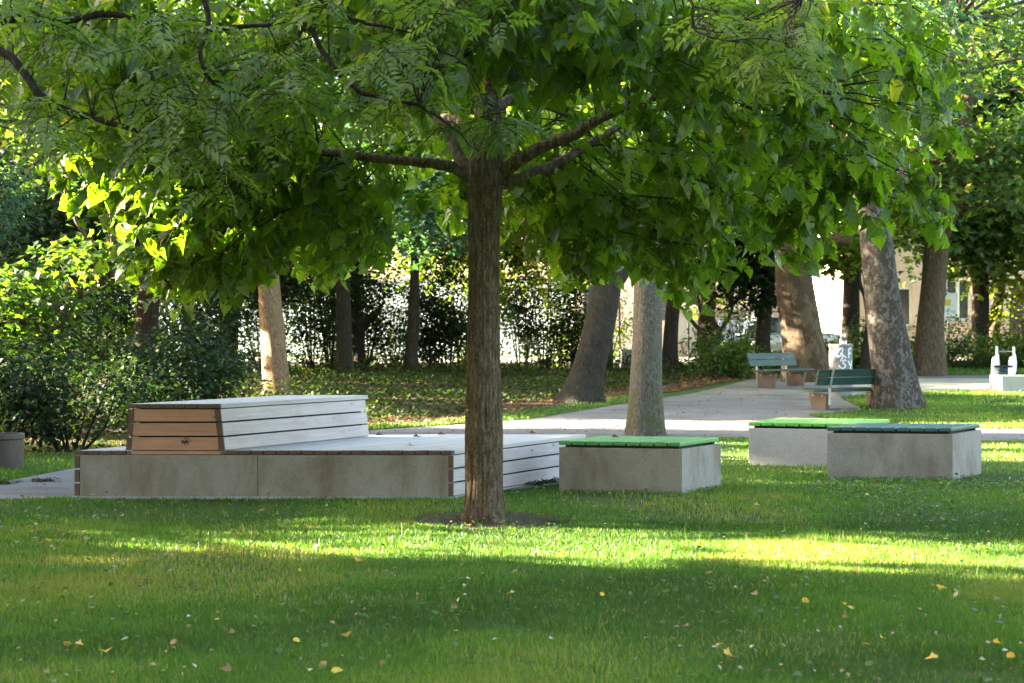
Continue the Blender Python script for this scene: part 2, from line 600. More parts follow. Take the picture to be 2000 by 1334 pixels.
EDGE = [(.2, -.09), (.4, .02), (.41, .1), (.52, .22), (.47, .3), (.5, .42), (.40, .5), (.41, .6), (.28, .7), (.27, .79), (.12, .93)]
LINDEN_V, LINDEN_F = toothed(EDGE, .3, .22)
LINDEN2_V, LINDEN2_F = toothed([(x * .86, y) for x, y in EDGE], .75, .05, .12)
LINDEN3_V, LINDEN3_F = toothed([(x * 1.05, y) for x, y in EDGE], -.25, .5, -.1)
MAPLE_V = fold([(0, 0, 0), (.3, -.02, 0), (.33, .2, 0), (.62, .42, 0), (.33, .52, 0), (.22, .6, 0), (0, 1.05, 0),
                (-.22, .6, 0), (-.33, .52, 0), (-.62, .42, 0), (-.33, .2, 0), (-.3, -.02, 0), (0, .35, 0)], .2, .15)
MAPLE_F = np.array([(12, i, i + 1) for i in range(11)] + [(12, 11, 0)])
LANCE_V = fold([(0, 0, 0), (.17, .3, 0), (.14, .62, 0), (0, 1, 0), (-.14, .62, 0), (-.17, .3, 0)], .3, .15)
LANCE_F = np.array([(0, 1, 2), (0, 2, 3), (0, 3, 4), (0, 4, 5)])
KITE_V = fold([(0, 0, 0), (.42, .4, 0), (0, 1, 0), (-.42, .4, 0)], .3, .15)
KITE_F = np.array([(0, 1, 2), (0, 2, 3)])
ROUND_V = fold([(0, 0, 0), (.34, .12, 0), (.46, .5, 0), (.25, .9, 0), (-.25, .9, 0), (-.46, .5, 0), (-.34, .12, 0)], .15, .1)
ROUND_F = np.array([(0, 1, 2), (0, 2, 3), (0, 3, 4), (0, 4, 5), (0, 5, 6)])


def norm(a):
    return a / (np.linalg.norm(a, axis=-1, keepdims=True) + 1e-9)


def leaf_arrays(tv, tf, pos, axis, nrm, size, rnd):
    pos, axis, nrm = np.asarray(pos), norm(np.asarray(axis)), np.asarray(nrm)
    nrm = norm(nrm - axis * (axis * nrm).sum(1, keepdims=True))
    side = np.cross(axis, nrm)
    n, k = len(pos), len(tv)
    S = np.asarray(size)[:, None, None]
    V = pos[:, None, :] + S * (tv[None, :, 0:1] * side[:, None, :] + tv[None, :, 1:2] * axis[:, None, :] + tv[None, :, 2:3] * nrm[:, None, :])
    Fc = tf[None] + (np.arange(n) * k)[:, None, None]
    return V.reshape(-1, 3), Fc.reshape(-1, 3), np.repeat(np.asarray(rnd), k)


class Leaves:
    def __init__(s):
        s.V, s.F, s.R, s.C, s.n = [], [], [], [], 0

    def add(s, tv, tf, pos, axis, nrm, size, rnd):
        if len(pos) == 0: return
        s.C.append(np.tile(tv * np.array([1, 1, 0]), (len(pos), 1)))
        V, Fc, Rn = leaf_arrays(tv, tf, pos, axis, nrm, size, rnd)
        s.V.append(V); s.F.append(Fc + s.n); s.R.append(Rn)
        s.n += len(V)

    def build(s, name, mat, parent=None, origin=(0, 0, 0), veins=False):
        off = np.array(wloc(parent)) if parent is not None else np.array(origin)
        me = fast_mesh(name, np.concatenate(s.V) - off, np.concatenate(s.F), {"rnd": np.concatenate(s.R), "lf": np.concatenate(s.C)} if veins else {"rnd": np.concatenate(s.R)})
        return link(name, me, mat, parent, None if parent is not None else origin)


def rvec(n):
    return norm(rng.normal(size=(n, 3)))


def in_poly(x, y, poly):
    ins = np.zeros(len(x), dtype=bool)
    j = len(poly) - 1
    for i in range(len(poly)):
        xi, yi = poly[i]
        xj, yj = poly[j]
        c = ((yi > y) != (yj > y)) & (x < (xj - xi) * (y - yi) / (yj - yi + 1e-12) + xi)
        ins ^= c
        j = i
    return ins


def vnoise(x, y, s, seed=0):
    """cheap smooth 2-D noise, about 0..1"""
    r = np.random.default_rng(seed)
    v = np.zeros_like(x)
    for k in range(7):
        a = r.uniform(0, 2 * math.pi)
        f = s * r.uniform(.6, 1.7)
        v += np.sin((x * math.cos(a) + y * math.sin(a)) * f + r.uniform(0, 6.28))
    return .5 + v / 9.0


# ------------------------------------------------------------------ ground sheets
def sheet(name, poly, dz, mat, kind='structure', label=None, cat=None):
    bm = bmesh.new()
    bm.faces.new([bm.verts.new((x, y, 0)) for x, y in poly])
    for yc in (34.0, 64.0):
        bmesh.ops.bisect_plane(bm, geom=bm.verts[:] + bm.edges[:] + bm.faces[:], plane_co=(0, yc, 0), plane_no=(0, 1, 0))
    bmesh.ops.triangulate(bm, faces=bm.faces[:])
    for v in bm.verts:
        v.co.z = float(gz(np.array(v.co.y))) + dz
    for f in bm.faces:
        if f.normal.z < 0: f.normal_flip()
    bm.normal_update()
    for f in bm.faces:
        if f.normal.z < 0: f.normal_flip()
    me = bpy.data.meshes.new(name)
    bm.to_mesh(me)
    bm.free()
    o = link(name, me, mat)
    return tag(o, label, cat, None, kind)


PATH = [(-14, 14.6), (-4.86, 17.45), (-4.2, 17.72), (-.5, 17.72), (.5, 19.3), (1.3, 22.6), (1.5, 27.7), (3.6, 27.9), (7.05, 27.0), (16, 26.2),
        (16, 50.5), (10.7, 50.6), (6.3, 48.5), (5.2, 45.2), (4.2, 42.2), (2.5, 38.7), (0, 33.0), (-2.1, 30.2), (-4.0, 25.2), (-5.1, 21.6), (-5.4, 19.5), (-7, 17.9), (-14, 17)]
LAWN2 = [(5.55, 34.7), (6.5, 32.4), (7.7, 30.4), (16, 29.8), (17, 42.2), (9.3, 42.5), (7.2, 40.4), (6.95, 36.4)]
SAND = [(7.9, 42.8), (16, 42.5), (16, 48.6), (9.6, 48.9), (8.2, 46.5)]
sheet("ground", [(-400, -60), (400, -60), (400, 900), (-400, 900)], -.012, M['lawn'])
sheet("path", PATH, .0, M['path'])
sheet("lawn", LAWN2, .006, M['lawn'])
sheet("sandpit", SAND, .006, M['sand'])
HUMUS = [(-5.4, 24.6), (-4.2, 25.8), (-2.3, 30.4), (-.6, 32.6), (1.2, 38.6), (2.3, 40.2), (3.9, 43.0), (5.0, 45.8), (6.1, 49), (7.2, 51.5), (7.2, 57), (-16, 57), (-16, 25)]
sheet("leafy_ground", HUMUS, .004, M['humus'])
sheet("street", [(-60, 58.5), (60, 58.5), (60, 63.4), (-60, 63.4)], .006, M['asphalt'])

# ------------------------------------------------------------------ platform
V_SIDE = Vector((1.40, 2.85, 0))
YF = 17.66
XL, XR = -4.195, -.564
ZD = .4515


def on_front(x, z, t=0.0):
    return Vector((x, YF, z)) + V_SIDE * t


plat = empty("seating_platform", (-2.3, YF + 1.4, 0), "low wooden deck on a concrete base with a raised wooden box, behind the tree trunk", "seating platform")
m = MB()
jx = (503 - 1000) / 203.85
for a, b in ((XL + .055, jx - .004), (jx + .004, XR - .045)):
    m.prism([on_front(a, -.03), on_front(b, -.03), on_front(b, -.03) + Vector((.06, .12, 0)), on_front(a, -.03) + Vector((.06, .12, 0))],
            [on_front(a, .408), on_front(b, .408), on_front(b, .408) + Vector((.06, .12, 0)), on_front(a, .408) + Vector((.06, .12, 0))])
m.build("concrete_front_panel", M['conc_front'], plat, bevel=.004)
m = MB()
a0, b0 = on_front(XL - .02, 0) - Vector((0, .05, 0)), on_front(XR + .0, 0) - Vector((0, .05, 0))
m.prism([Vector((p.x, p.y, -.05)) for p in (a0, b0, b0 + V_SIDE * .98, a0 + V_SIDE * .98)], [Vector((p.x, p.y, .012)) for p in (a0, b0, b0 + V_SIDE * .98, a0 + V_SIDE * .98)])
m.build("foundation_slab", M['conc'], plat)
m = MB()
c0, c1 = on_front(XL + .09, .02) + V_SIDE * .06, on_front(XR - .08, .02) + V_SIDE * .06
for z0, z1 in ((.02, .395),):
    m.prism([Vector((p.x, p.y, z0)) for p in (c0, c1, c1 + V_SIDE * .92, c0 + V_SIDE * .92)], [Vector((p.x, p.y, z1)) for p in (c0, c1, c1 + V_SIDE * .92, c0 + V_SIDE * .92)])
m.build("substructure", M['black'], plat)
# deck boards run front to back, dark cut ends on the front
BOXL, BOXR = -3.70, -2.755
nb = 30
pitch = (XR - XL) / nb
deck, ends = MB(), MB()
for i in range(nb):
    x = XL + i * pitch
    dz = random.uniform(-.0015, .0015)
    w = pitch - .012
    inbox = (x + w > BOXL + .05 and x < BOXR - .05)
    t0 = .02 if not inbox else .03
    deck.board(on_front(x, .411 + dz, t0), V_SIDE * (1 - t0) , Vector((w, 0, 0)), Vector((0, 0, .04)))
    if not inbox:
        e0 = on_front(x, .411 + dz, .0)
        ends.board(e0, V_SIDE * (t0 - .0006), Vector((w, 0, 0)), Vector((0, 0, .04)))
deck.build("deck", M['deck'], plat, bevel=.004)
ends.build("deck_board_ends", M['endwood'], plat, bevel=.006)
nside = V_SIDE.normalized().cross(Vector((0, 0, 1)))
for xs, sgn in ((XR - .004, 1), (XL + .004, -1)):
    s_, e_ = MB(), MB()
    for k in range(3):
        z0 = .018 + k * .133
        o = on_front(xs, z0)
        off = Vector((-.042 * sgn, 0, 0))
        e_.board(o, V_SIDE * .006, off, Vector((0, 0, .117)))
        s_.board(o + V_SIDE * .0062, V_SIDE * .985, off, Vector((0, 0, .117)))
    s_.build("side_cladding", M['clad'], plat, bevel=.004)
    e_.build("cladding_ends", M['endwood'], plat)
# raised box on the deck
box = MB()
TB = .87
ZT = .897


def box_pt(side, z, t):
    """tapered sides: bottom wider than top"""
    k = (z - .45) / (ZT - .45)
    x = (BOXL + .035 * k) if side < 0 else (BOXR - .05 * k)
    return Vector((x, YF - .004, z)) + V_SIDE * (t * TB)


def slab(mb, side, z0, z1, t0, t1, thick):
    """plank on the tapered side wall"""
    p = [box_pt(side, z0, t0), box_pt(side, z0, t1), box_pt(side, z1, t1), box_pt(side, z1, t0)]
    off = Vector((-thick * side, 0, 0))
    q = [v + off for v in p]
    L_ = (p[1] - p[0]).length
    k = random.random() * 40
    gr = [(k, 0 + k, 0), (L_ + k, k, 0), (L_ + k, k + (z1 - z0), 0), (k, k + (z1 - z0), 0)]
    gr = gr + [(a, b, c + .04) for a, b, c in gr]
    fs = [(0, 1, 2, 3), (7, 6, 5, 4), (0, 4, 5, 1), (1, 5, 6, 2), (2, 6, 7, 3), (3, 7, 4, 0)]
    if side < 0:
        fs = [tuple(reversed(f)) for f in fs]
    mb.add(p + q, fs, gr)


core = MB()
core.prism([box_pt(-1, .452, .03) + Vector((.06, 0, 0)), box_pt(1, .452, .03) - Vector((.06, 0, 0)), box_pt(1, .452, .98) - Vector((.06, 0, 0)), box_pt(-1, .452, .98) + Vector((.06, 0, 0))],
           [box_pt(-1, .855, .03) + Vector((.06, 0, 0)), box_pt(1, .855, .03) - Vector((.06, 0, 0)), box_pt(1, .855, .98) - Vector((.06, 0, 0)), box_pt(-1, .855, .98) + Vector((.06, 0, 0))])
raised = core.build("raised_box", M['black'], plat)
zs = [(.456, .577), (.593, .714), (.730, .848)]
for side in (1, -1):
    s_, e_ = MB(), MB()
    for z0, z1 in zs:
        slab(e_, side, z0, z1, 0, .006, .045)
        slab(s_, side, z0, z1, .0063, .985, .045)
    s_.build("side_cladding", M['clad'], raised, bevel=.004)
    e_.build("cladding_ends", M['endwood'], raised)
fr = MB()
for z0, z1 in [(.413, .447)] + zs:
    za, zb = max(z0, .45), max(z1, .45)
    l0, r0, l1, r1 = box_pt(-1, za, 0), box_pt(1, za, 0), box_pt(-1, zb, 0), box_pt(1, zb, 0)
    g = .050
    dy = Vector((0, .008, 0))
    p = [Vector((l0.x + g, l0.y, z0)) + dy, Vector((r0.x - g, r0.y, z0)) + dy, Vector((r1.x - g, r1.y, z1)) + dy, Vector((l1.x + g, l1.y, z1)) + dy]
    q = [v + Vector((.02, .04, 0)) for v in p]
    k = random.random() * 40
    w_, h_ = p[1].x - p[0].x, z1 - z0
    gr = [(k, k, 0), (k + w_, k, 0), (k + w_, k + h_, 0), (k, k + h_, 0)]
    fr.add(p + q, [(0, 1, 2, 3), (7, 6, 5, 4), (0, 4, 5, 1), (1, 5, 6, 2), (2, 6, 7, 3), (3, 7, 4, 0)], gr + [(a, b, .04) for a, b, c in gr])
fr.build("front_cladding", M['brownwood'], raised, bevel=.003, label="reddish brown front boards with a small black scribble")
td, te = MB(), MB()
xl, xr = BOXL + .015, BOXR - .03
n8 = 8
pw = (xr - xl) / n8
for i in range(n8):
    o = Vector((xl + i * pw, YF - .012, .857))
    te.board(o, V_SIDE * .006, Vector((pw - .010, 0, 0)), Vector((0, 0, .042)))
    td.board(o + V_SIDE * .0063, V_SIDE * (TB - .004), Vector((pw - .010, 0, 0)), Vector((0, 0, .042)))
td.build("top_deck", M['deck'], raised, bevel=.004)
te.build("top_board_ends", M['endwood'], raised, bevel=.006)


def ribbon(mb, pts, w, nrm=Vector((0, -1, 0)), thick=.002):
    """flat brush stroke through 3-D points"""
    pts = [Vector(p) for p in pts]
    L_, R_ = [], []
    for i, p in enumerate(pts):
        d = (pts[min(i + 1, len(pts) - 1)] - pts[max(i - 1, 0)]).normalized()
        n_ = nrm(p) if callable(nrm) else nrm
        s_ = d.cross(n_).normalized() * (w / 2)
        L_.append(p + s_); R_.append(p - s_)
    for i in range(len(pts) - 1):
        n_ = nrm(pts[i]) if callable(nrm) else nrm
        a, b, c, d = L_[i], R_[i], R_[i + 1], L_[i + 1]
        o = n_ * thick
        mb.add([a, b, c, d, a + o, b + o, c + o, d + o], [(3, 2, 1, 0), (4, 5, 6, 7), (0, 1, 5, 4), (1, 2, 6, 5), (2, 3, 7, 6), (3, 0, 4, 7)])


# scribbled tag on the lowest brown board, strokes in image pixels
tagm = MB()


def tag_pts(l):
    out = []
    for x, y in l:
        px, py = 320 + x / 20, 830 + y / 20
        Y = YF + .0025
        q = P(px, py, Y)
        out.append(q)
    return out


for st in ([(810, 560), (830, 515), (900, 505), (980, 530), (1040, 580), (1050, 630), (1000, 655), (930, 620), (860, 585), (820, 560)],
           [(690, 600), (750, 580), (700, 650), (770, 620), (680, 660)],
           [(760, 590), (740, 680), (800, 640), (770, 720), (830, 660), (800, 740)],
           [(740, 690), (680, 750)], [(870, 570), (840, 680), (900, 640), (880, 700), (820, 810)],
           [(900, 640), (960, 670), (930, 760), (960, 780)], [(810, 690), (850, 640), (900, 680), (950, 640)]):
    c_ = curve(tag_pts(st), len(st) * 4)
    ribbon(tagm, c_, .005)
tagm.build("scribble", M['spray_black'], raised)


# ------------------------------------------------------------------ concrete benches with painted slats
def block(label, FL, FR, side, zc, zt, mat_slat, group, cfront):
    FL, FR, side = Vector((*FL, 0)), Vector((*FR, 0)), Vector((*side, 0))
    c = (FL + FR + side) / 2
    root = empty("concrete_bench", (c.x, c.y, 0), label, "bench", group)
    u = FR - FL
    m = MB()
    q = [FL, FR, FR + side, FL + side]
    m.prism([Vector((p.x, p.y, -.04)) for p in q], [Vector((p.x, p.y, zc)) for p in q])
    m.build("concrete_block", cfront, root, bevel=.005)
    m = MB()
    th = .043
    un, sn = u.normalized(), side.normalized()
    for f in (.07, .93):
        a = FL + side * f - sn * .03 + un * .05
        m.board((a.x, a.y, zc + .001), u - un * .1, sn * .06, Vector((0, 0, zt - th - zc - .002)))
    m.build("slat_support", M['black'], root)
    m = MB()
    n = 9
    o = FL - un * .005
    p = u * (1.004 / n)
    for i in range(n):
        a = o + p * i
        dz = random.uniform(-.0012, .0012)
        m.board((a.x, a.y, zt - th + dz), side * 1.0, p - un * .018, Vector((0, 0, th)))
    m.build("slat_seat", mat_slat, root, bevel=.008)
    return root


GB = "concrete block benches with painted slat tops"
block("concrete block bench with mid green slats, just right of the wooden deck", (.47, 18.47), (1.676, 18.17), (.484, .89), .433, .50, M['green'], GB, M['conc_front'])
block("concrete block bench with bright lime green slats, partly behind the dark one", (2.85, 22.2), (4.18, 21.78), (.54, 1.16), .432, .503, M['lime'], GB, M['conc'])
block("concrete block bench with dark petrol blue-green slats", (3.45, 20.17), (4.77, 19.95), (.54, .90), .482, .549, M['petrol'], GB, M['conc_front'])

# plain concrete block at the frame edge, by the playground
m = MB()
cY = 42.0
cb = P(1957, 765, cY)
zg = float(gz(np.array(cY)))
m.box(cb.x, cb.x + 1.4, cY, cY + 1.1, zg - .05, zg + .40)
o = m.build("concrete_seat_block", M['conc'], bevel=.01)
tag(o, "bare grey concrete block without slats beside the spring rider", "concrete block")


# ------------------------------------------------------------------ park benches
def park_bench(label, o, ax, fr, zg, L_, legs, group, seat_h=.46, back_h=.83):
    """o: rear-left end of the seat, ax: along, fr: towards the sitter's knees"""
    ax, fr = Vector((*ax, 0)).normalized(), Vector((*fr, 0)).normalized()
    o = Vector((*o, zg))
    up = Vector((0, 0, 1))
    root = empty("park_bench", o + ax * L_ / 2, label, "bench", group)
    root.location.z = zg

    def pt(a, f, z):
        return o + ax * a + fr * f + up * z
    m = MB()
    for k in range(3):
        m.board(pt(0, .03 + k * .158, seat_h - .045 - .012 * (2 - k)), ax * L_, fr * .145, up * .045)
    m.build("seat", M['benchgreen'], root, bevel=.005)
    m = MB()
    for k in range(2):
        z0 = seat_h + .07 + k * .16
        tilt = (-.05 - .05 * (k + 0), -.05 - .05 * (k + 1))
        p0 = pt(0, tilt[0], z0)
        d = (pt(0, tilt[1], z0 + .15) - p0)
        m.board(p0, ax * L_, d, fr * .04)
    m.build("backrest", M['benchgreen'], root, bevel=.005)
    for a in legs:
        m = MB()
        q = [(.0, .0), (.42, .0), (.50, seat_h - .07), (-.03, seat_h - .07)]
        m.prism([pt(a, f, z - .03) for f, z in q], [pt(a + .11, f, z - .03) for f, z in q])
        lg = m.build("leg", M['conc'] if group is None else M['conc_leg'], root, bevel=.008)
        for f in (.09, .38):
            m = MB()
            c0 = pt(a - .006, f, seat_h - .14)
            m.tube([c0, c0 + ax * .02], .018, 10)
            m.build("bolt", M['steel'], lg)
    for a in legs:
        m = MB()
        b0 = pt(a + .03, -.055, .1)
        b1 = pt(a + .03, -.06, seat_h)
        b2 = pt(a + .03, -.165, back_h + .01)
        w = ax * .055
        th = fr * -.014
        m.prism([b0, b0 + w, b0 + w + th, b0 + th], [b1, b1 + w, b1 + w + th, b1 + th])
        m.prism([b1, b1 + w, b1 + w + th, b1 + th], [b2, b2 + w, b2 + w + th, b2 + th])
        m.build("back_support", M['steel'], root)
    return root


M['conc_leg'] = concrete_mat("dark_leg_shaded_bin_concrete", (.12, .097, .082), (.07, .05, .038), .4, .6)
GP_ = "green park benches on the path"
bY = 44.3
park_bench("green slatted park bench facing the path, in front of a thick brown trunk", (5.72, 44.1), (.68, .73), (.73, -.68), .25, 1.95, (.28, 1.5), GP_)
park_bench("green slatted park bench seen from behind, half hidden by the mottled trunk", (5.92, 36.1), (.86, .51), (-.51, .86), .06, 2.35, (.28, 1.75), GP_, .42, .79)


# ------------------------------------------------------------------ litter bins, bottles
def litter_bin(label, c, r, h, group, mat='bin_conc'):
    root = empty("litter_bin", c, label, "litter bin", group)
    c = Vector(c)
    m = MB()
    m.lathe(c, [(r * .97, -.03), (r * .97, h * .86), (r * .97, h - .07)], 40)
    m.build("concrete_drum", M[mat], root, smooth=False)
    m = MB()
    m.lathe(c, [(r * .97, h - .069), (r * 1.03, h - .055), (r * 1.03, h), (r * .86, h), (r * .86, h - .055), (r * .3, h - .06)], 40)
    m.build("rim", M[mat], root)
    return root


M['bin_conc'] = concrete_mat("bin_concrete", (.22, .215, .21), (.26, .22, .19), .4, .4)
litter_bin("grey concrete drum bin cut by the frame edge, beside the dark shrubs", (-5.97, 21.6, .0), .245, .40, "round concrete litter bins", "conc_leg")  # darker concrete stands in for the shade on this bin
bc = P(1642, 740, 41.0)
bz = float(gz(np.array(41.0)))
BR = .262
bh = (CZ - (672 - HOR) / F_PX * 41.0) - bz
bin2 = litter_bin("tall concrete drum bin sprayed with white letters, two bottles on top", (bc.x, 41.0, bz), BR, bh, "round concrete litter bins")
gm = MB()


def bin_pt(x, y):
    px, py = 1600 + x / 13.34, 640 + y / 13.34
    sx = (px - 1641.5) / F_PX * 41.0
    r = BR * .97 + .003
    sx = max(-r * .985, min(r * .985, sx))
    z = CZ - (py - HOR) / F_PX * 40.75
    return Vector((bc.x + sx, 41.0 - math.sqrt(r * r - sx * sx), z))


bin_n = lambda p: Vector((p.x - bc.x, p.y - 41.0, 0)).normalized()
for st in ([(430, 760), (400, 720), (420, 640), (480, 560), (540, 530), (550, 580), (530, 680), (480, 740), (430, 760)],
           [(480, 660), (560, 710), (650, 790)], [(570, 720), (530, 800), (490, 880)],
           [(650, 870), (600, 840), (560, 870), (570, 930), (620, 980), (600, 1040), (540, 1060), (480, 1020), (460, 980)],
           [(715, 790), (715, 680), (720, 550)], [(720, 545), (785, 540)], [(715, 670), (775, 665)],
           [(700, 860), (730, 930), (780, 980), (800, 930), (798, 860)], [(795, 960), (770, 1060), (800, 1150)]):
    gm = MB()
    c_ = curve([bin_pt(*q) for q in st], len(st) * 5)
    ribbon(gm, c_, .034, bin_n, .002)
    gm.build("spray_stroke", M['spray_white'], bin2)
for k, (px, lab) in enumerate(((1644, "brown glass bottle on the bin, the one nearer the sunlit wall"), (1651, "brown glass bottle on the bin, the one nearer the mottled trunk"))):
    c = Vector(((px - 1000) / F_PX * 41.0, 41.0 + .02 * k, bz + bh - .0))
    c.z = bz + bh - .055
    root = empty("bottle", c, lab, "bottle", "bottles standing on the litter bin")
    m = MB()
    m.lathe(c, [(.033, 0), (.036, .01), (.036, .15), (.03, .18), (.016, .215), (.0145, .275), (.016, .28), (.016, .29)], 16)
    b = m.build("glass_body", M['amber'], root, smooth=True)
    m = MB()
    m.lathe(c, [(.0368, .05), (.0368, .13)], 16)
    m.build("label_sticker", M['paper'], root, smooth=True)
    m = MB()
    m.lathe(c, [(.0172, .222), (.0165, .275)], 12)
    m.build("neck_foil", M['paper'], root, smooth=True)


# ------------------------------------------------------------------ spring rider
sY = 44.5
sz = float(gz(np.array(sY)))
sr = empty("spring_rider", (0, 0, 0), "white two-panel spring rider on a dark blue coil in the sand", "spring rider")
sx0 = (1961 - 1000) / F_PX * sY
sr.location = (sx0, sY, sz)


def sp(px, py, dy=0.0):
    return P(px, py, sY + dy)


panel = [(-.17, .28), (-.19, .45), (-.17, .72), (-.12, .83), (-.05, .85), (.005, .84), (.0, .98), (.01, 1.1), (.022, 1.135), (.04, 1.1), (.06, 1.13), (.08, 1.09), (.085, .95), (.12, .86), (.15, .70), (.15, .55), (.12, .40), (.05, .30), (-.05, .23), (-.12, .22)]
for k, (px, rot) in enumerate(((1945, .2), (1978, .15))):
    cx = (px - 1000) / F_PX * sY
    m = MB()
    d = Vector((math.cos(rot + .5), math.sin(rot + .5), 0))
    nrm_ = Vector((-d.y, d.x, 0))
    b0 = Vector((cx, sY, sz + .02))
    ring = [b0 + d * x * .9 + Vector((0, 0, z * .86)) for x, z in panel]
    m.prism([p - nrm_ * .016 for p in ring], [p + nrm_ * .016 for p in ring])
    m.build("side_panel", M['white'], sr, bevel=.006)
m = MB()
a, b = (1951 - 1000) / F_PX * sY, (1981 - 1000) / F_PX * sY
m.tube([(a - .02, sY + .02, sz + .87), (b + .02, sY + .02, sz + .87)], .014, 10)
m.build("handle", M['steel'], sr, smooth=True)
m = MB()
m.box(a - .11, b - .07, sY - .12, sY + .12, sz + .485, sz + .515)
m.build("seat", M['rubber'], sr, bevel=.004)
m = MB()
m.box(a - .13, b - .06, sY - .14, sY + .14, sz + .515, sz + .528)
m.build("seat_edge", M['rubber'], sr)
m = MB()
hx = (1959 - 1000) / F_PX * sY
t = np.linspace(0, 2 * math.pi * 5.2, 150)
m.tube(np.stack([hx + .095 * np.cos(t), sY + .095 * np.sin(t), sz + .0 + .48 * t / t[-1]], 1), .017, 8)
m.build("coil_spring", M['blue'], sr, smooth=True)


# ------------------------------------------------------------------ trees
def trunk_tube(T, pts, rad, n=60, seg=28, flare=0.0, ridge=.03, k=(11, 17, 23), rough=.02, seed=1, flare_h=.5):
    r_ = np.random.default_rng(seed)
    pts = curve(pts, n)
    rr = np.interp(np.linspace(0, 1, n), np.linspace(0, 1, len(rad)), rad)
    V, F = tube_arrays(pts, rr, seg)
    V = V.reshape(n, seg, 3)
    th = np.arange(seg) / seg * 2 * math.pi
    s = np.concatenate([[0], np.cumsum(np.linalg.norm(np.diff(pts, axis=0), axis=1))])
    d = np.zeros((n, seg))
    for kk in k:
        ph = r_.uniform(0, 6.28)
        w = r_.uniform(-.6, .6)
        d += ridge / len(k) * np.sin(kk * th[None] + w * s[:, None] + ph + 1.1 * np.sin(s[:, None] * r_.uniform(2, 5) + th[None] * 2))
    d += rough * np.sin(3 * th[None] + 1.3 * s[:, None] + r_.uniform(0, 6)) + rough * .8 * np.sin(2 * th[None] - 2.1 * s[:, None] + r_.uniform(0, 6))
    if flare:
        lob = 1 + .45 * np.sin(5 * th + r_.uniform(0, 6))[None] + .25 * np.sin(3 * th + r_.uniform(0, 6))[None]
        d += flare * np.exp(-s / flare_h)[:, None] * lob
    V = pts[:, None] + (V - pts[:, None]) * (1 + d)[..., None]
    T.raw(V.reshape(-1, 3), F)
    return pts, rr


def branch_to(T, skel, targets, r0, seg=5, n=6, sag=.0, dmax=99.0):
    """thin curved branches from the nearest skeleton point to each target"""
    sk = np.asarray(skel)
    for q in targets:
        d = np.linalg.norm((sk - q) * np.array([1, 1, 1.0]), axis=1) + 1.2 * np.maximum(0, sk[:, 2] - q[2])
        a = sk[np.argmin(d)]
        if np.linalg.norm(q - a) > dmax: continue
        mid = (a + q) / 2 + rng.normal(size=3) * .06 * np.linalg.norm(q - a) + np.array([0, 0, sag * np.linalg.norm(q - a)])
        pts = curve([a, mid, q], n)
        T.add(pts, np.linspace(r0, r0 * .25, n), seg)


def crown_clusters(anch, per, spread, size, tv, tf, L_, flat=.5, droop=.3, centre=None, rlo=0.0, rhi=1.0):
    n = len(anch) * per
    off = rng.normal(size=(n, 3)) * np.array([1, 1, flat]) * spread
    a = np.repeat(anch, per, 0)
    pos = a + off
    out = norm(off * np.array([1, 1, .3]) + 1e-3)
    axis = norm(out + rvec(n) * .6 + np.array([0, 0, -droop]))
    nr = norm(np.array([0, 0, 1.0]) + rvec(n) * .75)
    tone = np.repeat(rng.uniform(-.22, .22, len(anch)), per)
    rn = np.clip(rng.uniform(rlo, rhi, n) ** 1.3 * .93 + tone, 0, .92)
    rn = np.where(rng.random(n) < .012, 1.0, rn)
    L_.add(tv, tf, pos, axis, nr, size * rng.uniform(.65, 1.25, n), rn)


def ellipsoid_points(n, c, r, shell=.5, gaps=1.0, seed=0):
    p = rvec(n * 4)
    rad = (shell + (1 - shell) * rng.random(len(p))) ** .7
    q = p * rad[:, None]
    w = q * np.array(r) + np.array(c)
    keep = (vnoise(w[:, 0] * 1.0 + w[:, 1] * .6, w[:, 2] * 1.2 + w[:, 1] * .7, 1.6, seed + 5) > .5 - .22 * gaps)
    return w[keep][:n]


def tree(label, trunk_pts, rad, crowns, bark, leaf, tv, tf, size, per=60, spread=.5, name="tree", group="trees standing behind the seating area",
         flare=.35, forks=(), nbranch=40, seg=24, cat="tree", ridge=.02, rough=.03, droop=.3, flare_h=.4):
    base = Vector(trunk_pts[0])
    root = empty(name, base, label, cat, group)
    pts = [Vector(p) for p in trunk_pts]
    pts[0] = pts[0] - Vector((0, 0, .08))
    T = Tubes()
    sk, rr = trunk_tube(T, pts, rad, 44, seg, flare, ridge, rough=rough, seed=int(abs(base.x * 100)) + 3, flare_h=flare_h)
    skel = [sk[len(sk) // 3:]]
    for fp, fr_ in forks:
        s2, _ = trunk_tube(T, fp, fr_, 16, 14, 0, .02, seed=int(abs(fp[-1][0] * 70)) + 2)
        skel.append(s2)
    skel = np.concatenate(skel)
    Lv = Leaves()
    tops = []
    for k, (n, c, r) in enumerate(crowns):
        an = ellipsoid_points(n, c, r, .35, 1.0, int(abs(c[0] * 31 + c[2] * 7)) + k)
        crown_clusters(an, per, spread, size, tv, tf, Lv, droop=droop)
        tops.append(an)
    tops = np.concatenate(tops)
    pick = tops[rng.permutation(len(tops))[:nbranch]]
    branch_to(T, skel, pick, max(.018, rad[-1] * .35), 5, 7, .06)
    T.build("trunk", M[bark], root)
    Lv.build("crown", M[leaf], root)
    return root


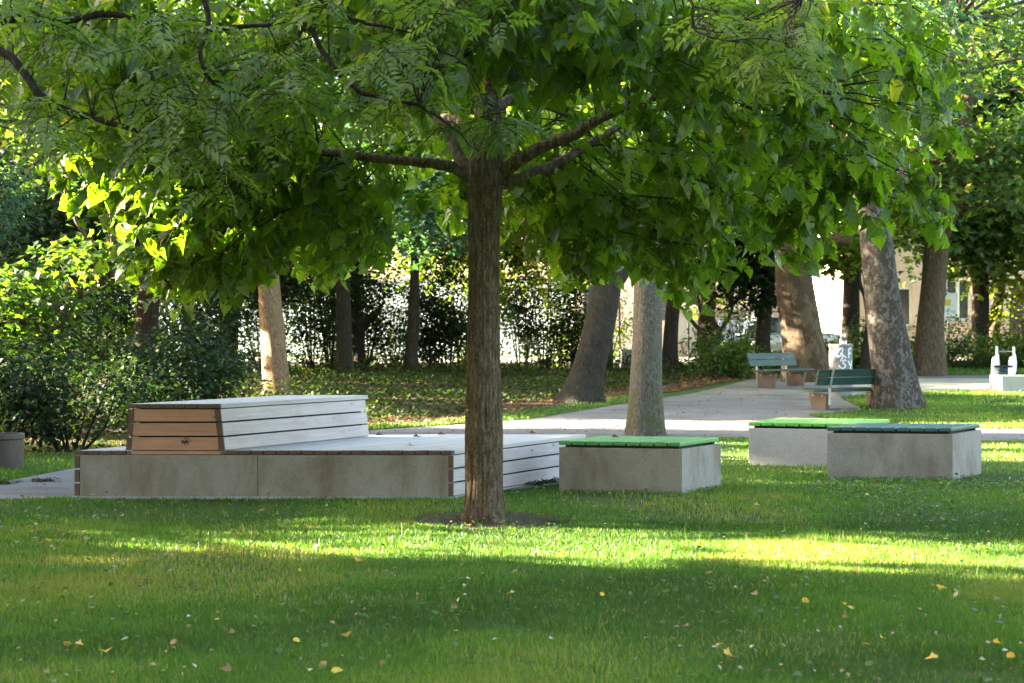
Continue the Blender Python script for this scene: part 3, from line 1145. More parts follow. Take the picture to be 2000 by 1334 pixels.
# --- main linden in the middle
mb_ = G(946, 1015)
mY = mb_.y
main = empty("linden_tree", mb_, "young linden with ridged brown trunk and large drooping leaves, foremost in the middle", "tree")
T = Tubes()
q = lambda px, py, dy=0.0: tuple(P(px, py, mY + dy))
mpts, mrr = trunk_tube(T, [q(947, 1025), q(946, 950), q(945, 850), q(945, 700), q(945, 560), q(945, 440), q(948, 345), q(952, 230, .1), q(958, 90, .2), q(965, -120, .2), q(975, -400, .1), q(975, -700)],
                       [.165, .148, .157, .137, .13, .128, .15, .115, .09, .07, .05, .02], 300, 130, .25, .065, (15, 23, 31, 43), .014, 11, .16)
limbs = []
for pts, rad in (([q(930, 350), q(880, 322, .05), q(790, 305, .1), q(650, 290, .3), q(520, 300, .5), q(380, 330, .6), q(250, 400, .7)], (.062, .05, .04, .033, .026, .018, .008)),
                 ([q(925, 345), q(890, 280, .2), q(845, 190, .5), q(780, 60, .9), q(700, -80, 1.2)], (.055, .045, .038, .03, .02)),
                 ([q(965, 345), q(1040, 300, -.1), q(1120, 262, -.2), q(1180, 225, -.3), q(1300, 180, -.5), q(1450, 150, -.6), q(1600, 170, -.7)], (.07, .055, .047, .042, .035, .026, .012)),
                 ([q(970, 365), q(1030, 345, .1), q(1110, 310, .3), q(1180, 268, .5), q(1300, 215, .8), q(1480, 190, 1.2), q(1640, 260, 1.4), q(1760, 380, 1.5)], (.055, .043, .038, .034, .028, .022, .015, .007)),
                 ([q(952, 230), q(1050, 160, .8), q(1200, 120, 1.6), q(1400, 60, 2.2)], (.05, .04, .03, .015)),
                 ([q(955, 150), q(900, 60, -1.0), q(860, -60, -2.0)], (.045, .035, .02)),
                 ([q(955, 160), q(1060, 40, -1.0), q(1180, -60, -2.0), q(1400, -90, -2.4)], (.045, .035, .03, .015)),
                 ([q(950, 260), q(860, 230, .9), q(700, 200, 1.8), q(480, 230, 2.4)], (.04, .032, .024, .01)),
                 ([q(955, 200), q(1040, 200, 1.2), q(1150, 260, 2.3), q(1260, 380, 3.0)], (.04, .03, .02, .01))):
    c_ = curve(pts, 30)
    rr = np.interp(np.linspace(0, 1, 30), np.linspace(0, 1, len(rad)), rad)
    c_ += np.cumsum(rng.normal(size=c_.shape) * .006, 0)
    T.add(c_, rr, 10)
    limbs.append(c_)
limbs.append(mpts[mpts[:, 2] > 4.3])
skel = np.concatenate(limbs)
ENV = np.array([(40, 300), (100, 380), (180, 500), (250, 560), (330, 575), (450, 575), (520, 545), (560, 490), (640, 520), (720, 520), (800, 490), (860, 500), (930, 400), (1000, 470), (1060, 560), (1130, 530),
                (1200, 520), (1280, 570), (1330, 580), (1400, 535), (1440, 470), (1500, 480), (1560, 540), (1620, 410), (1700, 450), (1760, 480), (1840, 470), (1880, 300), (1930, 150)], dtype=float)
nS = 5200
ang = rng.uniform(0, 2 * math.pi, nS)
rad_ = np.sqrt(rng.uniform(.02, 1, nS))
sx = -.3 + 3.95 * rad_ * np.cos(ang)
sy = mY + .2 + 3.2 * rad_ * np.sin(ang)
pxs = 1000 + sx / sy * F_PX
zl = CZ + (HOR - np.interp(pxs, ENV[:, 0], ENV[:, 1])) / F_PX * sy
front = np.clip((mY + .3 - sy) / 2.2, 0, 1)
zl = zl + front * 1.3
inner = np.clip(1 - rad_ / .62, 0, 1)
zl = zl + inner * 1.0
ztop = 8.2 - 3.4 * rad_ ** 2
zz = zl + np.clip(rng.exponential(1.0, nS), 0, 5.5) + .12
ok = (zz < ztop)
# keep the look into the fork of the trunk open
ok &= ~((sy < mY + .4) & (np.abs(sx + .2) < 1.3) & (zz < 3.62))
# gaps between the boughs
ok &= vnoise(sx + .5 * zz, sy * .7 + zz * 1.1, 2.6, 21) > .40
vis = (CZ + (HOR + 60) / F_PX * sy) > zz
ok &= vis | (rng.random(nS) < .55)
idx = np.where(ok)[0][:1420]
Lm = Leaves()
tw = Tubes()
nl = 10
for i in idx:
    b = np.array([sx[i], sy[i], zz[i]])
    out = norm(np.array([sx[i] + .2, (sy[i] - mY) * .8, 0]) + rng.normal(size=3) * .45)
    out[2] = rng.uniform(-.75, .1)
    out = norm(out)
    ln = rng.uniform(.3, .6)
    t_ = np.linspace(.05, 1, nl)
    base_ = b[None] + out[None] * (t_[:, None] - .5) * ln + np.array([0, 0, -1.0]) * (t_[:, None] ** 2) * .16
    base_ += rng.normal(size=(nl, 3)) * .05
    ax_ = norm(np.array([0, 0, -1.0]) * rng.uniform(.45, 1.1, (nl, 1)) + out * .45 + rvec(nl) * .75)
    od = norm(np.array([out[0], out[1], 0]) + 1e-4)
    nr_ = norm(od * rng.uniform(.1, .9, (nl, 1)) + np.array([0, 0, .45]) + rvec(nl) * .9)
    rn = np.clip(rng.random(nl) * .75 + rng.uniform(-.1, .15), 0, .93)
    rn = np.where(rng.random(nl) < .008, 1.0, rn)
    szs = rng.uniform(.085, .18, nl)
    vi = rng.integers(0, 3, nl)
    for w_, (tv_, tf_) in enumerate(((LINDEN_V, LINDEN_F), (LINDEN2_V, LINDEN2_F), (LINDEN3_V, LINDEN3_F))):
        q_ = vi == w_
        Lm.add(tv_, tf_, base_[q_], ax_[q_], nr_[q_], szs[q_], rn[q_])
    tw.add(np.array([b - out * ln * .6 + np.array([0, 0, .03]), b - out * ln * .2, b + out * ln * .2 - np.array([0, 0, .03]), b + out * ln * .5 - np.array([0, 0, .16])]), (.006, .005, .004, .002), 4)
branch_to(tw, skel, np.stack([sx[idx], sy[idx], zz[idx]], 1)[::2], .010, 4, 6, .03, 1.0)
T.build("trunk", M['bark'], main)
tw.build("twigs", M['bark_dark'], main)
Lm.build("crown", M['leaf_linden'], main, veins=True)


# --- ash: trunk left of the frame, long boughs with feathered leaves hang in from above
def pinnate(Lv, Tw, base, axis, up, length, rnd, npair=5):
    axis, up = norm(axis), norm(up)
    up = norm(up - axis * up.dot(axis))
    side = np.cross(axis, up)
    ts = np.linspace(.28, .92, npair)
    pos, ax, nr, sz = [], [], [], []
    for t_ in ts:
        c = base + axis * length * t_ - np.array([0, 0, 1]) * (t_ ** 2) * length * .22
        for s_ in (-1, 1):
            pos.append(c)
            ax.append(side * s_ + axis * .55 - np.array([0, 0, .15]) + rng.normal(size=3) * .12)
            nr.append(up + rng.normal(size=3) * .2)
            sz.append(length * rng.uniform(.30, .38))
    pos.append(base + axis * length * .94 - np.array([0, 0, 1]) * length * .2)
    ax.append(axis - np.array([0, 0, .4])); nr.append(up); sz.append(length * .36)
    Lv.add(LANCE_V, LANCE_F, np.array(pos), np.array(ax), np.array(nr), np.array(sz), np.clip(rnd + rng.normal(size=len(pos)) * .06, 0, 1))
    Tw.add(np.array([base, base + axis * length * .5 - np.array([0, 0, .055 * length]), base + axis * length * .93 - np.array([0, 0, .2 * length])]), (.0035, .003, .002), 3)


ash = empty("ash_tree", (-6.4, 12.6, 0), "ash tree whose feathered leaves and bare twigs hang into the top of the picture", "tree")
T = Tubes()
trunk_tube(T, [(-6.4, 12.6, -.1), (-6.35, 12.6, 2), (-6.2, 12.5, 4.5), (-6.1, 12.5, 8)], [.24, .21, .17, .09], 40, 20, .3, .03, seed=5)
al = []
qa = lambda px, py, Y: tuple(P(px, py, Y))
for pts, rad in (([(-6.25, 12.5, 3.6), qa(-250, 60, 12.6), qa(0, 95, 12.4), qa(130, 205, 12.2), qa(300, 260, 12.0), qa(420, 330, 11.9)], (.07, .045, .032, .026, .015, .006)),
                 ([(-6.25, 12.5, 3.8), qa(-200, 40, 12.8), qa(60, 42, 12.6), qa(230, 25, 12.6), qa(420, 60, 12.5), qa(600, 40, 12.4)], (.06, .045, .035, .025, .02, .01)),
                 ([(-6.2, 12.5, 4.4), qa(150, -200, 12.2), qa(380, -60, 12.0), qa(405, 60, 11.9), qa(415, 190, 11.8), qa(470, 240, 11.7)], (.07, .04, .025, .018, .013, .005)),
                 ([(-6.2, 12.5, 4.7), qa(200, -300, 12.0), qa(520, -90, 11.9), qa(600, 40, 11.8), qa(700, 160, 11.7), qa(860, 210, 11.6), qa(960, 270, 11.6)], (.08, .05, .03, .02, .016, .01, .004)),
                 ([(-6.2, 12.5, 5.0), qa(400, -330, 11.8), qa(900, -260, 11.6), qa(1250, -180, 11.4), qa(1480, -90, 11.3), qa(1560, 0, 11.3)], (.09, .06, .045, .03, .018, .006)),
                 ([qa(1250, -180, 11.4), qa(1340, -60, 11.3), qa(1365, 40, 11.3), qa(1420, 60, 11.2)], (.02, .012, .008, .004)),
                 ([qa(520, -90, 11.9), qa(640, 20, 12.0), qa(740, 70, 12.1), qa(900, 130, 12.2)], (.022, .014, .01, .004))):
    c_ = curve(pts, 30)
    c_[3:] += np.cumsum(rng.normal(size=(27, 3)) * .012, 0)
    T.add(c_, np.interp(np.linspace(0, 1, 30), np.linspace(0, 1, len(rad)), rad), 7)
    al.append(c_)
skel = np.concatenate(al)
La = Leaves()
tw = Tubes()
regions = [(60, 420, 10, 290, 75), (250, 640, 30, 300, 80), (420, 800, 0, 215, 85), (640, 960, 60, 220, 66), (800, 970, 90, 190, 26), (890, 990, 215, 260, 14), (0, 300, -60, 140, 60), (500, 1000, -120, 40, 80),
           (1380, 1600, -60, 70, 46), (1440, 1600, 20, 170, 44), (1900, 2010, -60, 40, 10), (270, 460, 290, 370, 16)]
tg = []
for (x0, x1, y0, y1, n) in regions:
    for _ in range(n):
        px, py = rng.uniform(x0, x1), rng.uniform(y0, y1)
        Y = rng.uniform(11.0, 13.2)
        p = np.array(P(px, py, Y))
        if vnoise(np.array([px / 60.0]), np.array([py / 50.0 + Y]), 1.0, 4)[0] < .47: continue
        tg.append(p)
        nlf = rng.integers(2, 5)
        a0 = rng.uniform(0, 6.28)
        for k in range(nlf):
            a1 = a0 + k * 6.28 / nlf + rng.normal() * .3
            ax_ = np.array([math.cos(a1), math.sin(a1), rng.uniform(-.8, .25)])
            pinnate(La, tw, p + rng.normal(size=3) * .03, ax_, np.array([0, 0, 1.0]) + rng.normal(size=3) * .45, rng.uniform(.17, .28), np.clip(rng.normal(.5 + (.35 if x0 > 1300 else 0), .2), 0, 1))
branch_to(tw, skel, np.array(tg)[::2], .006, 4, 6, .04, .8)
T.build("trunk", M['bark_dark'], ash)
tw.build("twigs", M['bark_dark'], ash)
La.build("crown", M['leaf_ash'], ash)
sd = MB()
for (px, py, n) in ((1540, 40, 60), (1550, 65, 40), (1385, 45, 30), (390, 70, 14), (1850, 40, 14)):
    sd = MB()
    for _ in range(n):
        c = P(px + rng.normal() * 7, py + rng.normal() * 20, 11.25 + rng.normal() * .04)
        r_ = .006
        d = Vector((rng.normal() * .3, rng.normal() * .3, -1)).normalized() * .022
        s1 = Vector((r_, 0, 0)); s2 = Vector((0, r_, 0))
        sd.add([c, c + d * .5 + s1, c + d * .5 + s2, c + d * .5 - s1, c + d * .5 - s2, c + d], [(0, 2, 1), (0, 3, 2), (0, 4, 3), (0, 1, 4), (5, 1, 2), (5, 2, 3), (5, 3, 4), (5, 4, 1)])
    sd.build("seed_cluster", M['seed'], ash)

# --- grey linden on the path edge, right of centre
b = G(1263, 850)
tree("thick pale grey linden trunk with mossy foot, behind the mid green block bench", [b, P(1263, 760, b.y), P(1265, 650, b.y), P(1266, 540, b.y), P(1270, 350, b.y), P(1280, 100, b.y), P(1280, -300, b.y)],
     [.255, .245, .23, .215, .2, .14, .07], [(95, (1.9, 28.2, 7.4), (3.6, 3.0, 3.2)), (40, (4.6, 28.6, 6.2), (2.3, 2.2, 2.0))], 'bark_grey', 'leaf_blue', LINDEN_V, LINDEN_F, .13, 55, .42, name="linden_tree", flare=.28, seg=64, ridge=.012)

# --- mottled plane in front of the right bench
b = G(1752, 797)
tree("mottled plane trunk leaning left, hiding half of a green bench", [b, P(1742, 720, b.y), P(1726, 600, b.y), P(1712, 470, b.y), P(1690, 330, b.y), P(1660, 100, b.y), P(1650, -200, b.y)],
     [.44, .40, .365, .32, .3, .24, .12], [(110, (8.2, 38.5, 9.2), (4.8, 3.8, 4.2))], 'bark_plane', 'leaf_maple', MAPLE_V, MAPLE_F, .17, 45, .55, name="plane_tree", flare=.3, seg=64, ridge=.012,
     forks=[([P(1706, 440, b.y), P(1650, 330, b.y), P(1560, 230, b.y), P(1480, 100, b.y)], [.16, .13, .1, .05]), ([P(1705, 430, b.y), P(1770, 330, b.y + .5), P(1840, 180, b.y + 1), P(1870, 40, b.y + 1)], [.16, .13, .1, .06])], flare_h=.5)

# --- brown plane behind the far bench
Yb = 47.5
gb = lambda px, Y: Vector(((px - 1000) / F_PX * Y, Y, float(gz(np.array(Y)))))
tree("broad brown plane trunk behind the far green bench", [gb(1578, Yb), P(1568, 660, Yb), P(1552, 560, Yb), P(1545, 480, Yb), P(1540, 380, Yb), P(1535, 200, Yb), P(1530, -50, Yb)],
     [.66, .52, .47, .45, .4, .3, .15], [(110, (7.0, 46.6, 8.8), (4.8, 3.2, 4.6))], 'bark_plane_brown', 'leaf_light', MAPLE_V, MAPLE_F, .2, 40, .6, name="plane_tree", flare=.15, seg=44,
     forks=[([P(1572, 530, Yb - .1), P(1600, 480, Yb - .3), P(1640, 466, Yb - .5), P(1672, 466, Yb - .6), P(1720, 430, Yb - .6)], [.24, .2, .16, .15, .1])])
tree("brown trunk with sunlit flecks, left of the spring rider", [gb(1815, 50.5), P(1817, 640, 50.5), P(1824, 560, 50.5), P(1828, 500, 50.5), P(1836, 380, 50.5), P(1850, 150, 50.5)],
     [.44, .37, .34, .33, .27, .15], [(110, (11.8, 50, 8.4), (4.2, 3.0, 4.2)), (28, (13.6, 49, 5.6), (1.8, 1.6, 1.6))], 'bark_mid', 'leaf_maple', MAPLE_V, MAPLE_F, .2, 42, .55, name="maple_tree", flare=.2, seg=40,
     forks=[([P(1830, 480, 50.5), P(1870, 380, 50), P(1890, 200, 49.6), P(1905, 40, 49.4)], [.22, .18, .14, .08])])
# --- leaning maple centre right
b = G(1132, 786)
tree("dark trunk leaning right with a spreading foot, beside the curve of the path", [b, P(1145, 735, b.y), P(1165, 660, b.y), P(1183, 570, b.y), P(1196, 480, b.y), P(1208, 380, b.y), P(1230, 150, b.y)],
     [.44, .34, .335, .31, .26, .2, .1], [(100, (1.6, 40.5, 8.2), (4.2, 3, 4.0))], 'bark_dark_mid', 'leaf_light', MAPLE_V, MAPLE_F, .18, 42, .55, name="maple_tree", flare=.35, seg=40,
     forks=[([P(1190, 560, b.y), P(1215, 540, b.y + .2), P(1250, 490, b.y + .5)], [.18, .13, .06])], flare_h=.35)
# --- row of trunks behind the wooden deck
Y9 = 40.0
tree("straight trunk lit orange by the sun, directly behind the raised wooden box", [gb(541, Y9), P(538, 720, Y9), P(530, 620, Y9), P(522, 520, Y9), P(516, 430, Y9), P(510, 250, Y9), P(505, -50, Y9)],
     [.285, .275, .25, .235, .22, .17, .09], [(85, (-5.4, 39.5, 7.6), (3.4, 3, 3.0))], 'bark_tan_sunlit', 'leaf_maple', MAPLE_V, MAPLE_F, .17, 45, .5, name="maple_tree", flare=.2, seg=44, ridge=.015)
tree("dark trunk right of the sunlit one, the thicker of a close pair", [gb(672, 49), P(672, 700, 49), P(672, 620, 49), P(668, 560, 49), P(660, 480, 49), P(655, 250, 49)],
     [.24, .22, .205, .19, .15, .08], [(70, (-4.2, 48.5, 6.6), (3.2, 2.6, 2.6)), (30, (-3.2, 47, 4.6), (2.0, 1.4, 1.0))], 'bark_dark_mid', 'leaf_blue', MAPLE_V, MAPLE_F, .18, 40, .5, name="maple_tree", flare=.2,
     forks=[([P(668, 580, 49), P(640, 545, 49), P(600, 520, 49)], [.09, .07, .03])])
tree("thin dark trunk right of the sunlit one, the slimmer of a close pair", [gb(703, 52), P(701, 690, 52), P(698, 630, 52), P(694, 560, 52), P(690, 300, 52)],
     [.19, .18, .16, .14, .06], [(45, (-3.4, 51.5, 8.0), (3, 2.4, 2.8))], 'bark_dark', 'leaf_dark', MAPLE_V, MAPLE_F, .18, 40, .5, name="maple_tree", flare=.2,
     forks=[([P(700, 640, 52), P(722, 622, 52), P(752, 590, 52)], [.1, .07, .03])])
tree("short dark trunk before the white wall, left of the foremost linden", [gb(803, 51), P(803, 690, 51), P(806, 650, 51), P(808, 610, 51), P(810, 540, 51), P(815, 300, 51)],
     [.21, .18, .17, .165, .13, .07], [(60, (-2.3, 50, 5.0), (1.9, 1.6, 1.3)), (50, (-2, 50.5, 8.2), (3, 2.4, 2.6))], 'bark_dark_mid', 'leaf_blue', MAPLE_V, MAPLE_F, .18, 42, .45, name="maple_tree", flare=.25)
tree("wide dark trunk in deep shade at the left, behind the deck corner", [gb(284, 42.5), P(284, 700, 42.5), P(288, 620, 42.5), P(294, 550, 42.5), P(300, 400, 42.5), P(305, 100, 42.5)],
     [.31, .28, .265, .25, .2, .1], [(100, (-8.6, 42, 7.2), (4.2, 3, 3.0)), (50, (-9.8, 38.4, 4.1), (1.6, 1.6, 1.1)), (36, (-9.2, 43.6, 4.2), (1.8, 1.0, .8))], 'bark_dark', 'leaf_dark', MAPLE_V, MAPLE_F, .17, 45, .5, name="maple_tree", flare=.2)  # low crown lumps added to keep sun off the path
tree("pale thin trunk seen through a gap of leaves between two darker ones", [gb(368, 56), P(368, 700, 56), P(369, 640, 56), P(370, 560, 56), P(372, 300, 56)],
     [.2, .18, .17, .15, .07], [(45, (-9.8, 56, 8.0), (3, 2.4, 2.8))], 'bark_grey', 'leaf_maple', MAPLE_V, MAPLE_F, .2, 40, .5, name="maple_tree", flare=.2)
tree("slim dark trunk just right of the pale grey linden", [gb(1309, 52), P(1309, 690, 52), P(1312, 630, 52), P(1318, 560, 52), P(1322, 450, 52), P(1325, 200, 52)],
     [.27, .22, .2, .19, .15, .08], [(65, (4.6, 51.5, 7.6), (3.0, 2.4, 2.8))], 'bark_dark', 'leaf_light', MAPLE_V, MAPLE_F, .19, 42, .5, name="maple_tree", flare=.15)
tree("thin brown trunk half hidden behind the leaning dark one", [gb(1186, 54), P(1188, 660, 54), P(1192, 580, 54), P(1192, 300, 54)],
     [.17, .15, .13, .06], [(45, (1.0, 54, 5.2), (1.8, 1.6, 1.4)), (40, (2.6, 54, 7.6), (2.6, 2, 2))], 'bark_mid', 'leaf_light', MAPLE_V, MAPLE_F, .17, 42, .45, name="maple_tree", flare=.2)
tree("ivy-dark trunk behind the far bench, in front of the garage wall", [gb(1492, 54), P(1490, 660, 54), P(1494, 600, 54), P(1502, 520, 54), P(1505, 250, 54)],
     [.24, .22, .2, .18, .09], [(60, (7.2, 53.5, 6.4), (2.0, 1.6, 2.2)), (30, (7.4, 53.8, 3.2), (.4, .4, 1.6)), (30, (6.5, 53.8, 3.6), (.4, .5, 1.2))], 'bark_dark', 'leaf_dark', MAPLE_V, MAPLE_F, .15, 45, .35, name="maple_tree", flare=.2)
Yf = 55.5
tree("small crooked tree forking low above the ivy, beside the dark car", [gb(1391, Yf), P(1393, 690, Yf), P(1396, 672, Yf), P(1404, 650, Yf), P(1390, 628, Yf), P(1370, 612, Yf), P(1360, 560, Yf)],
     [.14, .13, .12, .1, .085, .06, .03], [(60, (6.0, 55.5, 3.7), (1.7, 1.2, 1.2)), (50, (6.4, 55.3, 5.4), (2.0, 1.5, 1.3))], 'bark_mid', 'leaf_light', MAPLE_V, MAPLE_F, .13, 32, .38, name="maple_tree", flare=.1,
     forks=[([P(1396, 690, Yf), P(1378, 660, Yf), P(1352, 628, Yf), P(1330, 600, Yf)], [.1, .075, .06, .03]), ([P(1404, 650, Yf), P(1428, 610, Yf), P(1432, 560, Yf)], [.07, .05, .02])])
tree("slim leaning trunk between the litter bin and the mottled plane", [gb(1688, 50), P(1692, 680, 50), P(1697, 630, 50), P(1690, 580, 50), P(1678, 545, 50), P(1676, 440, 50)],
     [.14, .12, .09, .07, .055, .03], [(55, (9.2, 50, 4.7), (1.7, 1.2, 1.2)), (30, (8.7, 50, 3.7), (.9, .6, .5))], 'bark_dark', 'leaf_light', MAPLE_V, MAPLE_F, .15, 36, .35, name="maple_tree", flare=.1,
     forks=[([P(1697, 625, 50), P(1712, 590, 50), P(1730, 560, 50)], [.06, .04, .02])])
Yk = 58.5
tree("small forked tree before the beige house wall at the right edge", [gb(1934, Yk), P(1936, 670, Yk), P(1942, 630, Yk), P(1950, 590, Yk), P(1954, 540, Yk), P(1960, 420, Yk)],
     [.28, .24, .2, .17, .14, .06], [(75, (15.4, 58, 5.3), (2.6, 1.8, 1.4)), (40, (14.0, 57, 4.3), (1.2, .8, .7))], 'bark_mid', 'leaf_maple', MAPLE_V, MAPLE_F, .17, 40, .4, name="maple_tree", flare=.1,
     forks=[([P(1937, 650, Yk), P(1924, 618, Yk), P(1906, 580, Yk), P(1890, 520, Yk)], [.16, .13, .1, .05])])
# maple reaching in from the left, its lowest boughs in the sun
tree("maple at the left edge with low sunlit yellow-green boughs", [(-9.6, 28.5, 0), (-9.5, 28.4, 2), (-9.3, 28.3, 4.5), (-9.2, 28.2, 8)],
     [.3, .26, .22, .12], [(44, (-7.55, 27.6, 1.98), (1.0, .9, .68)), (16, (-6.1, 27.4, 2.6), (.8, .6, .35)), (60, (-7.4, 28.2, 5.2), (2.2, 2.0, 1.3))], 'bark_mid', 'leaf_maple', MAPLE_V, MAPLE_F, .125, 32, .3, name="maple_tree", flare=.3,
     forks=[([(-9.4, 28.4, 3.2), (-8.3, 28, 2.9), P(90, 640, 27.6), P(150, 590, 27.4), P(215, 540, 27.4)], [.09, .06, .035, .02, .008])], nbranch=60)
tree("feathery light green tree tip at the left frame edge", [(-6.35, 20.4, 0), (-6.3, 20.3, 1.4), (-6.2, 20.2, 2.8), (-6.1, 20.1, 4)],
     [.07, .06, .04, .02], [(40, (-5.75, 20, 3.05), (.42, .5, .55))], 'bark_dark', 'leaf_blue', LANCE_V, LANCE_F, .07, 70, .14, name="young_tree", flare=.2, nbranch=30)
# big trees further back that close the view upward
for lab, x, y, leafk, h in (("tall tree filling the upper left behind the deck", -8.5, 55, 'leaf_maple', 8.5), ("tall tree behind the centre of the white wall", -1.0, 57.5, 'leaf_light', 8.5),
                            ("tall tree behind the far bench and dark car", 6.0, 57.5, 'leaf_light', 9.0), ("tall tree above the beige house at the right", 14.5, 57.4, 'leaf_maple', 9.5),
                            ("tall sunlit tree at the far left beyond the wire fence", -16.5, 56, 'leaf_light', 8.5),
                            ("tall tree at the right edge above the small forked tree", 18.0, 57.4, 'leaf_light', 8.5), ("tall tree between the house and the mottled plane", 10.5, 57.6, 'leaf_maple', 10.5)):
    tree(lab, [(x, y, float(gz(np.array(y)))), (x + .1, y, 3), (x, y, 6), (x + .2, y, 10)], [.3, .26, .22, .1], [(260, (x, y, h - 1.6), (4.8, 2.0, 4.8))], 'bark_dark', leafk, MAPLE_V, MAPLE_F, .23, 42, .6, name="maple_tree", flare=.2)
# unseen trees added left of the picture for shade, gapped for the low sun
for lab, x, y, cr in (("broad unseen tree added for shade left of the picture, nearest the lawn", -15.5, 12.6, [(260, (-15.5, 13.0, 5.2), (3.2, 3.0, 3.9)), (45, (-15.5, 16.9, 7.3), (2.4, 2.2, 1.7))]),
                      ("unseen tree added for shade left of the picture beyond a gap", -16.0, 23.0, [(200, (-16, 22.8, 4.8), (3.0, 4.0, 4.2)), (80, (-15.6, 19.7, 4.2), (1.6, .9, 2.6))]),
                      ("unseen tree added for shade left of the picture nearest the camera", -14.5, 7.5, [(130, (-14.5, 7.5, 5.0), (3.2, 3.2, 3.8))]),
                      ("unseen tree added for shade far left beyond the path", -17.5, 40, [(80, (-17.5, 40, 5.6), (3, 2.2, 2.6))]),
                      ("slender unseen tree added for shade far left, between two broad ones", -17.5, 32.7, [(110, (-17.5, 32.7, 6.0), (1.3, .7, 2.4))])):
    tree(lab, [(x, y, 0), (x, y, 2), (x, y, 4), (x + .1, y, 8)], [.3, .27, .24, .12], cr, 'bark_dark', 'leaf_dark', MAPLE_V, MAPLE_F, .33, 48, .5, name="added_shade_tree", group="unseen plants added for shade left of the picture", flare=.2)
for lab, x, y, cr in (("low dense tree added for shade at the far left, the nearer of two", -12.2, 45.2, [(110, (-12.2, 45.2, 3.9), (2.0, 2.5, 1.8)), (60, (-12.2, 41.9, 4.5), (1.5, 2.2, .9))]), ("low dense tree added for shade at the far left, the farther of two", -12.4, 51.0, [(110, (-12.4, 51, 4.3), (2.0, 2.7, 1.8)), (60, (-12.3, 48.0, 4.4), (1.5, 1.2, 1.5))])):
    tree(lab, [(x, y, float(gz(np.array(y)))), (x, y, 2), (x + .1, y, 4)], [.16, .14, .08], cr, 'bark_dark', 'leaf_maple', MAPLE_V, MAPLE_F, .17, 48, .4, name="maple_tree", flare=.2)  # both trees added to keep the low sun off the path
# unseen trees added behind the camera to darken what faces us
for lab, x, y, h, rx, ry, rz_, n in (("unseen tree added for shade beside the viewer, leftmost", -11, -1.0, 7.0, 4.2, 3.6, 5.6, 150), ("unseen tree added for shade beside the viewer, left of the middle", -4.0, -3.0, 8.6, 4.2, 3.4, 5.4, 170),
                                ("unseen tree added for shade behind the viewer, in the middle", 1.8, -4.0, 8.8, 4.2, 3.4, 5.6, 170), ("unseen tree added for shade behind the viewer, rightmost", 8.0, -6.5, 7.6, 4.2, 3.6, 6.4, 160)):
    tree(lab, [(x, y - 3, 0), (x, y - 2.8, 2), (x, y - 2, 5), (x + .1, y - .5, 11)], [.3, .27, .24, .12], [(n, (x, y, h), (rx, ry, rz_))], 'bark_dark', 'leaf_dark', MAPLE_V, MAPLE_F, .42, 40, .65, name="added_shade_tree", group="unseen trees added for shade behind the viewer", flare=.2)


# ------------------------------------------------------------------ shrubs
def shrub(label, c, r, n, per, size, leaf, stems=7, name="shrub", group="shrubs along the fence", spread=.22, tv=KITE_V, tf=KITE_F):
    c = Vector(c)
    root = empty(name, c, label, "shrub", group)
    T = Tubes()
    L_ = Leaves()
    an = ellipsoid_points(n, (c.x, c.y, c.z + r[2] * .95), r, .3, .8, int(abs(c.x * 53 + c.y * 17)))
    an = an[an[:, 2] > c.z + .05]
    crown_clusters(an, per, spread, size, tv, tf, L_, flat=.7)
    st = []
    for k in range(stems):
        a = rng.uniform(0, 6.28)
        d = np.array([math.cos(a) * r[0] * .5, math.sin(a) * r[1] * .5, r[2] * rng.uniform(1.0, 1.6)])
        b0 = np.array(c) + np.array([math.cos(a) * .12, math.sin(a) * .12, -.05])
        pts = curve([b0, b0 + d * .5 + rng.normal(size=3) * .06, b0 + d], 9)
        T.add(pts, np.linspace(.025, .007, 9), 5)
        st.append(pts)
    branch_to(T, np.concatenate(st), an[::3], .009, 4, 5)
    T.build("stems", M['bark_dark'], root)
    L_.build("foliage", M[leaf], root)


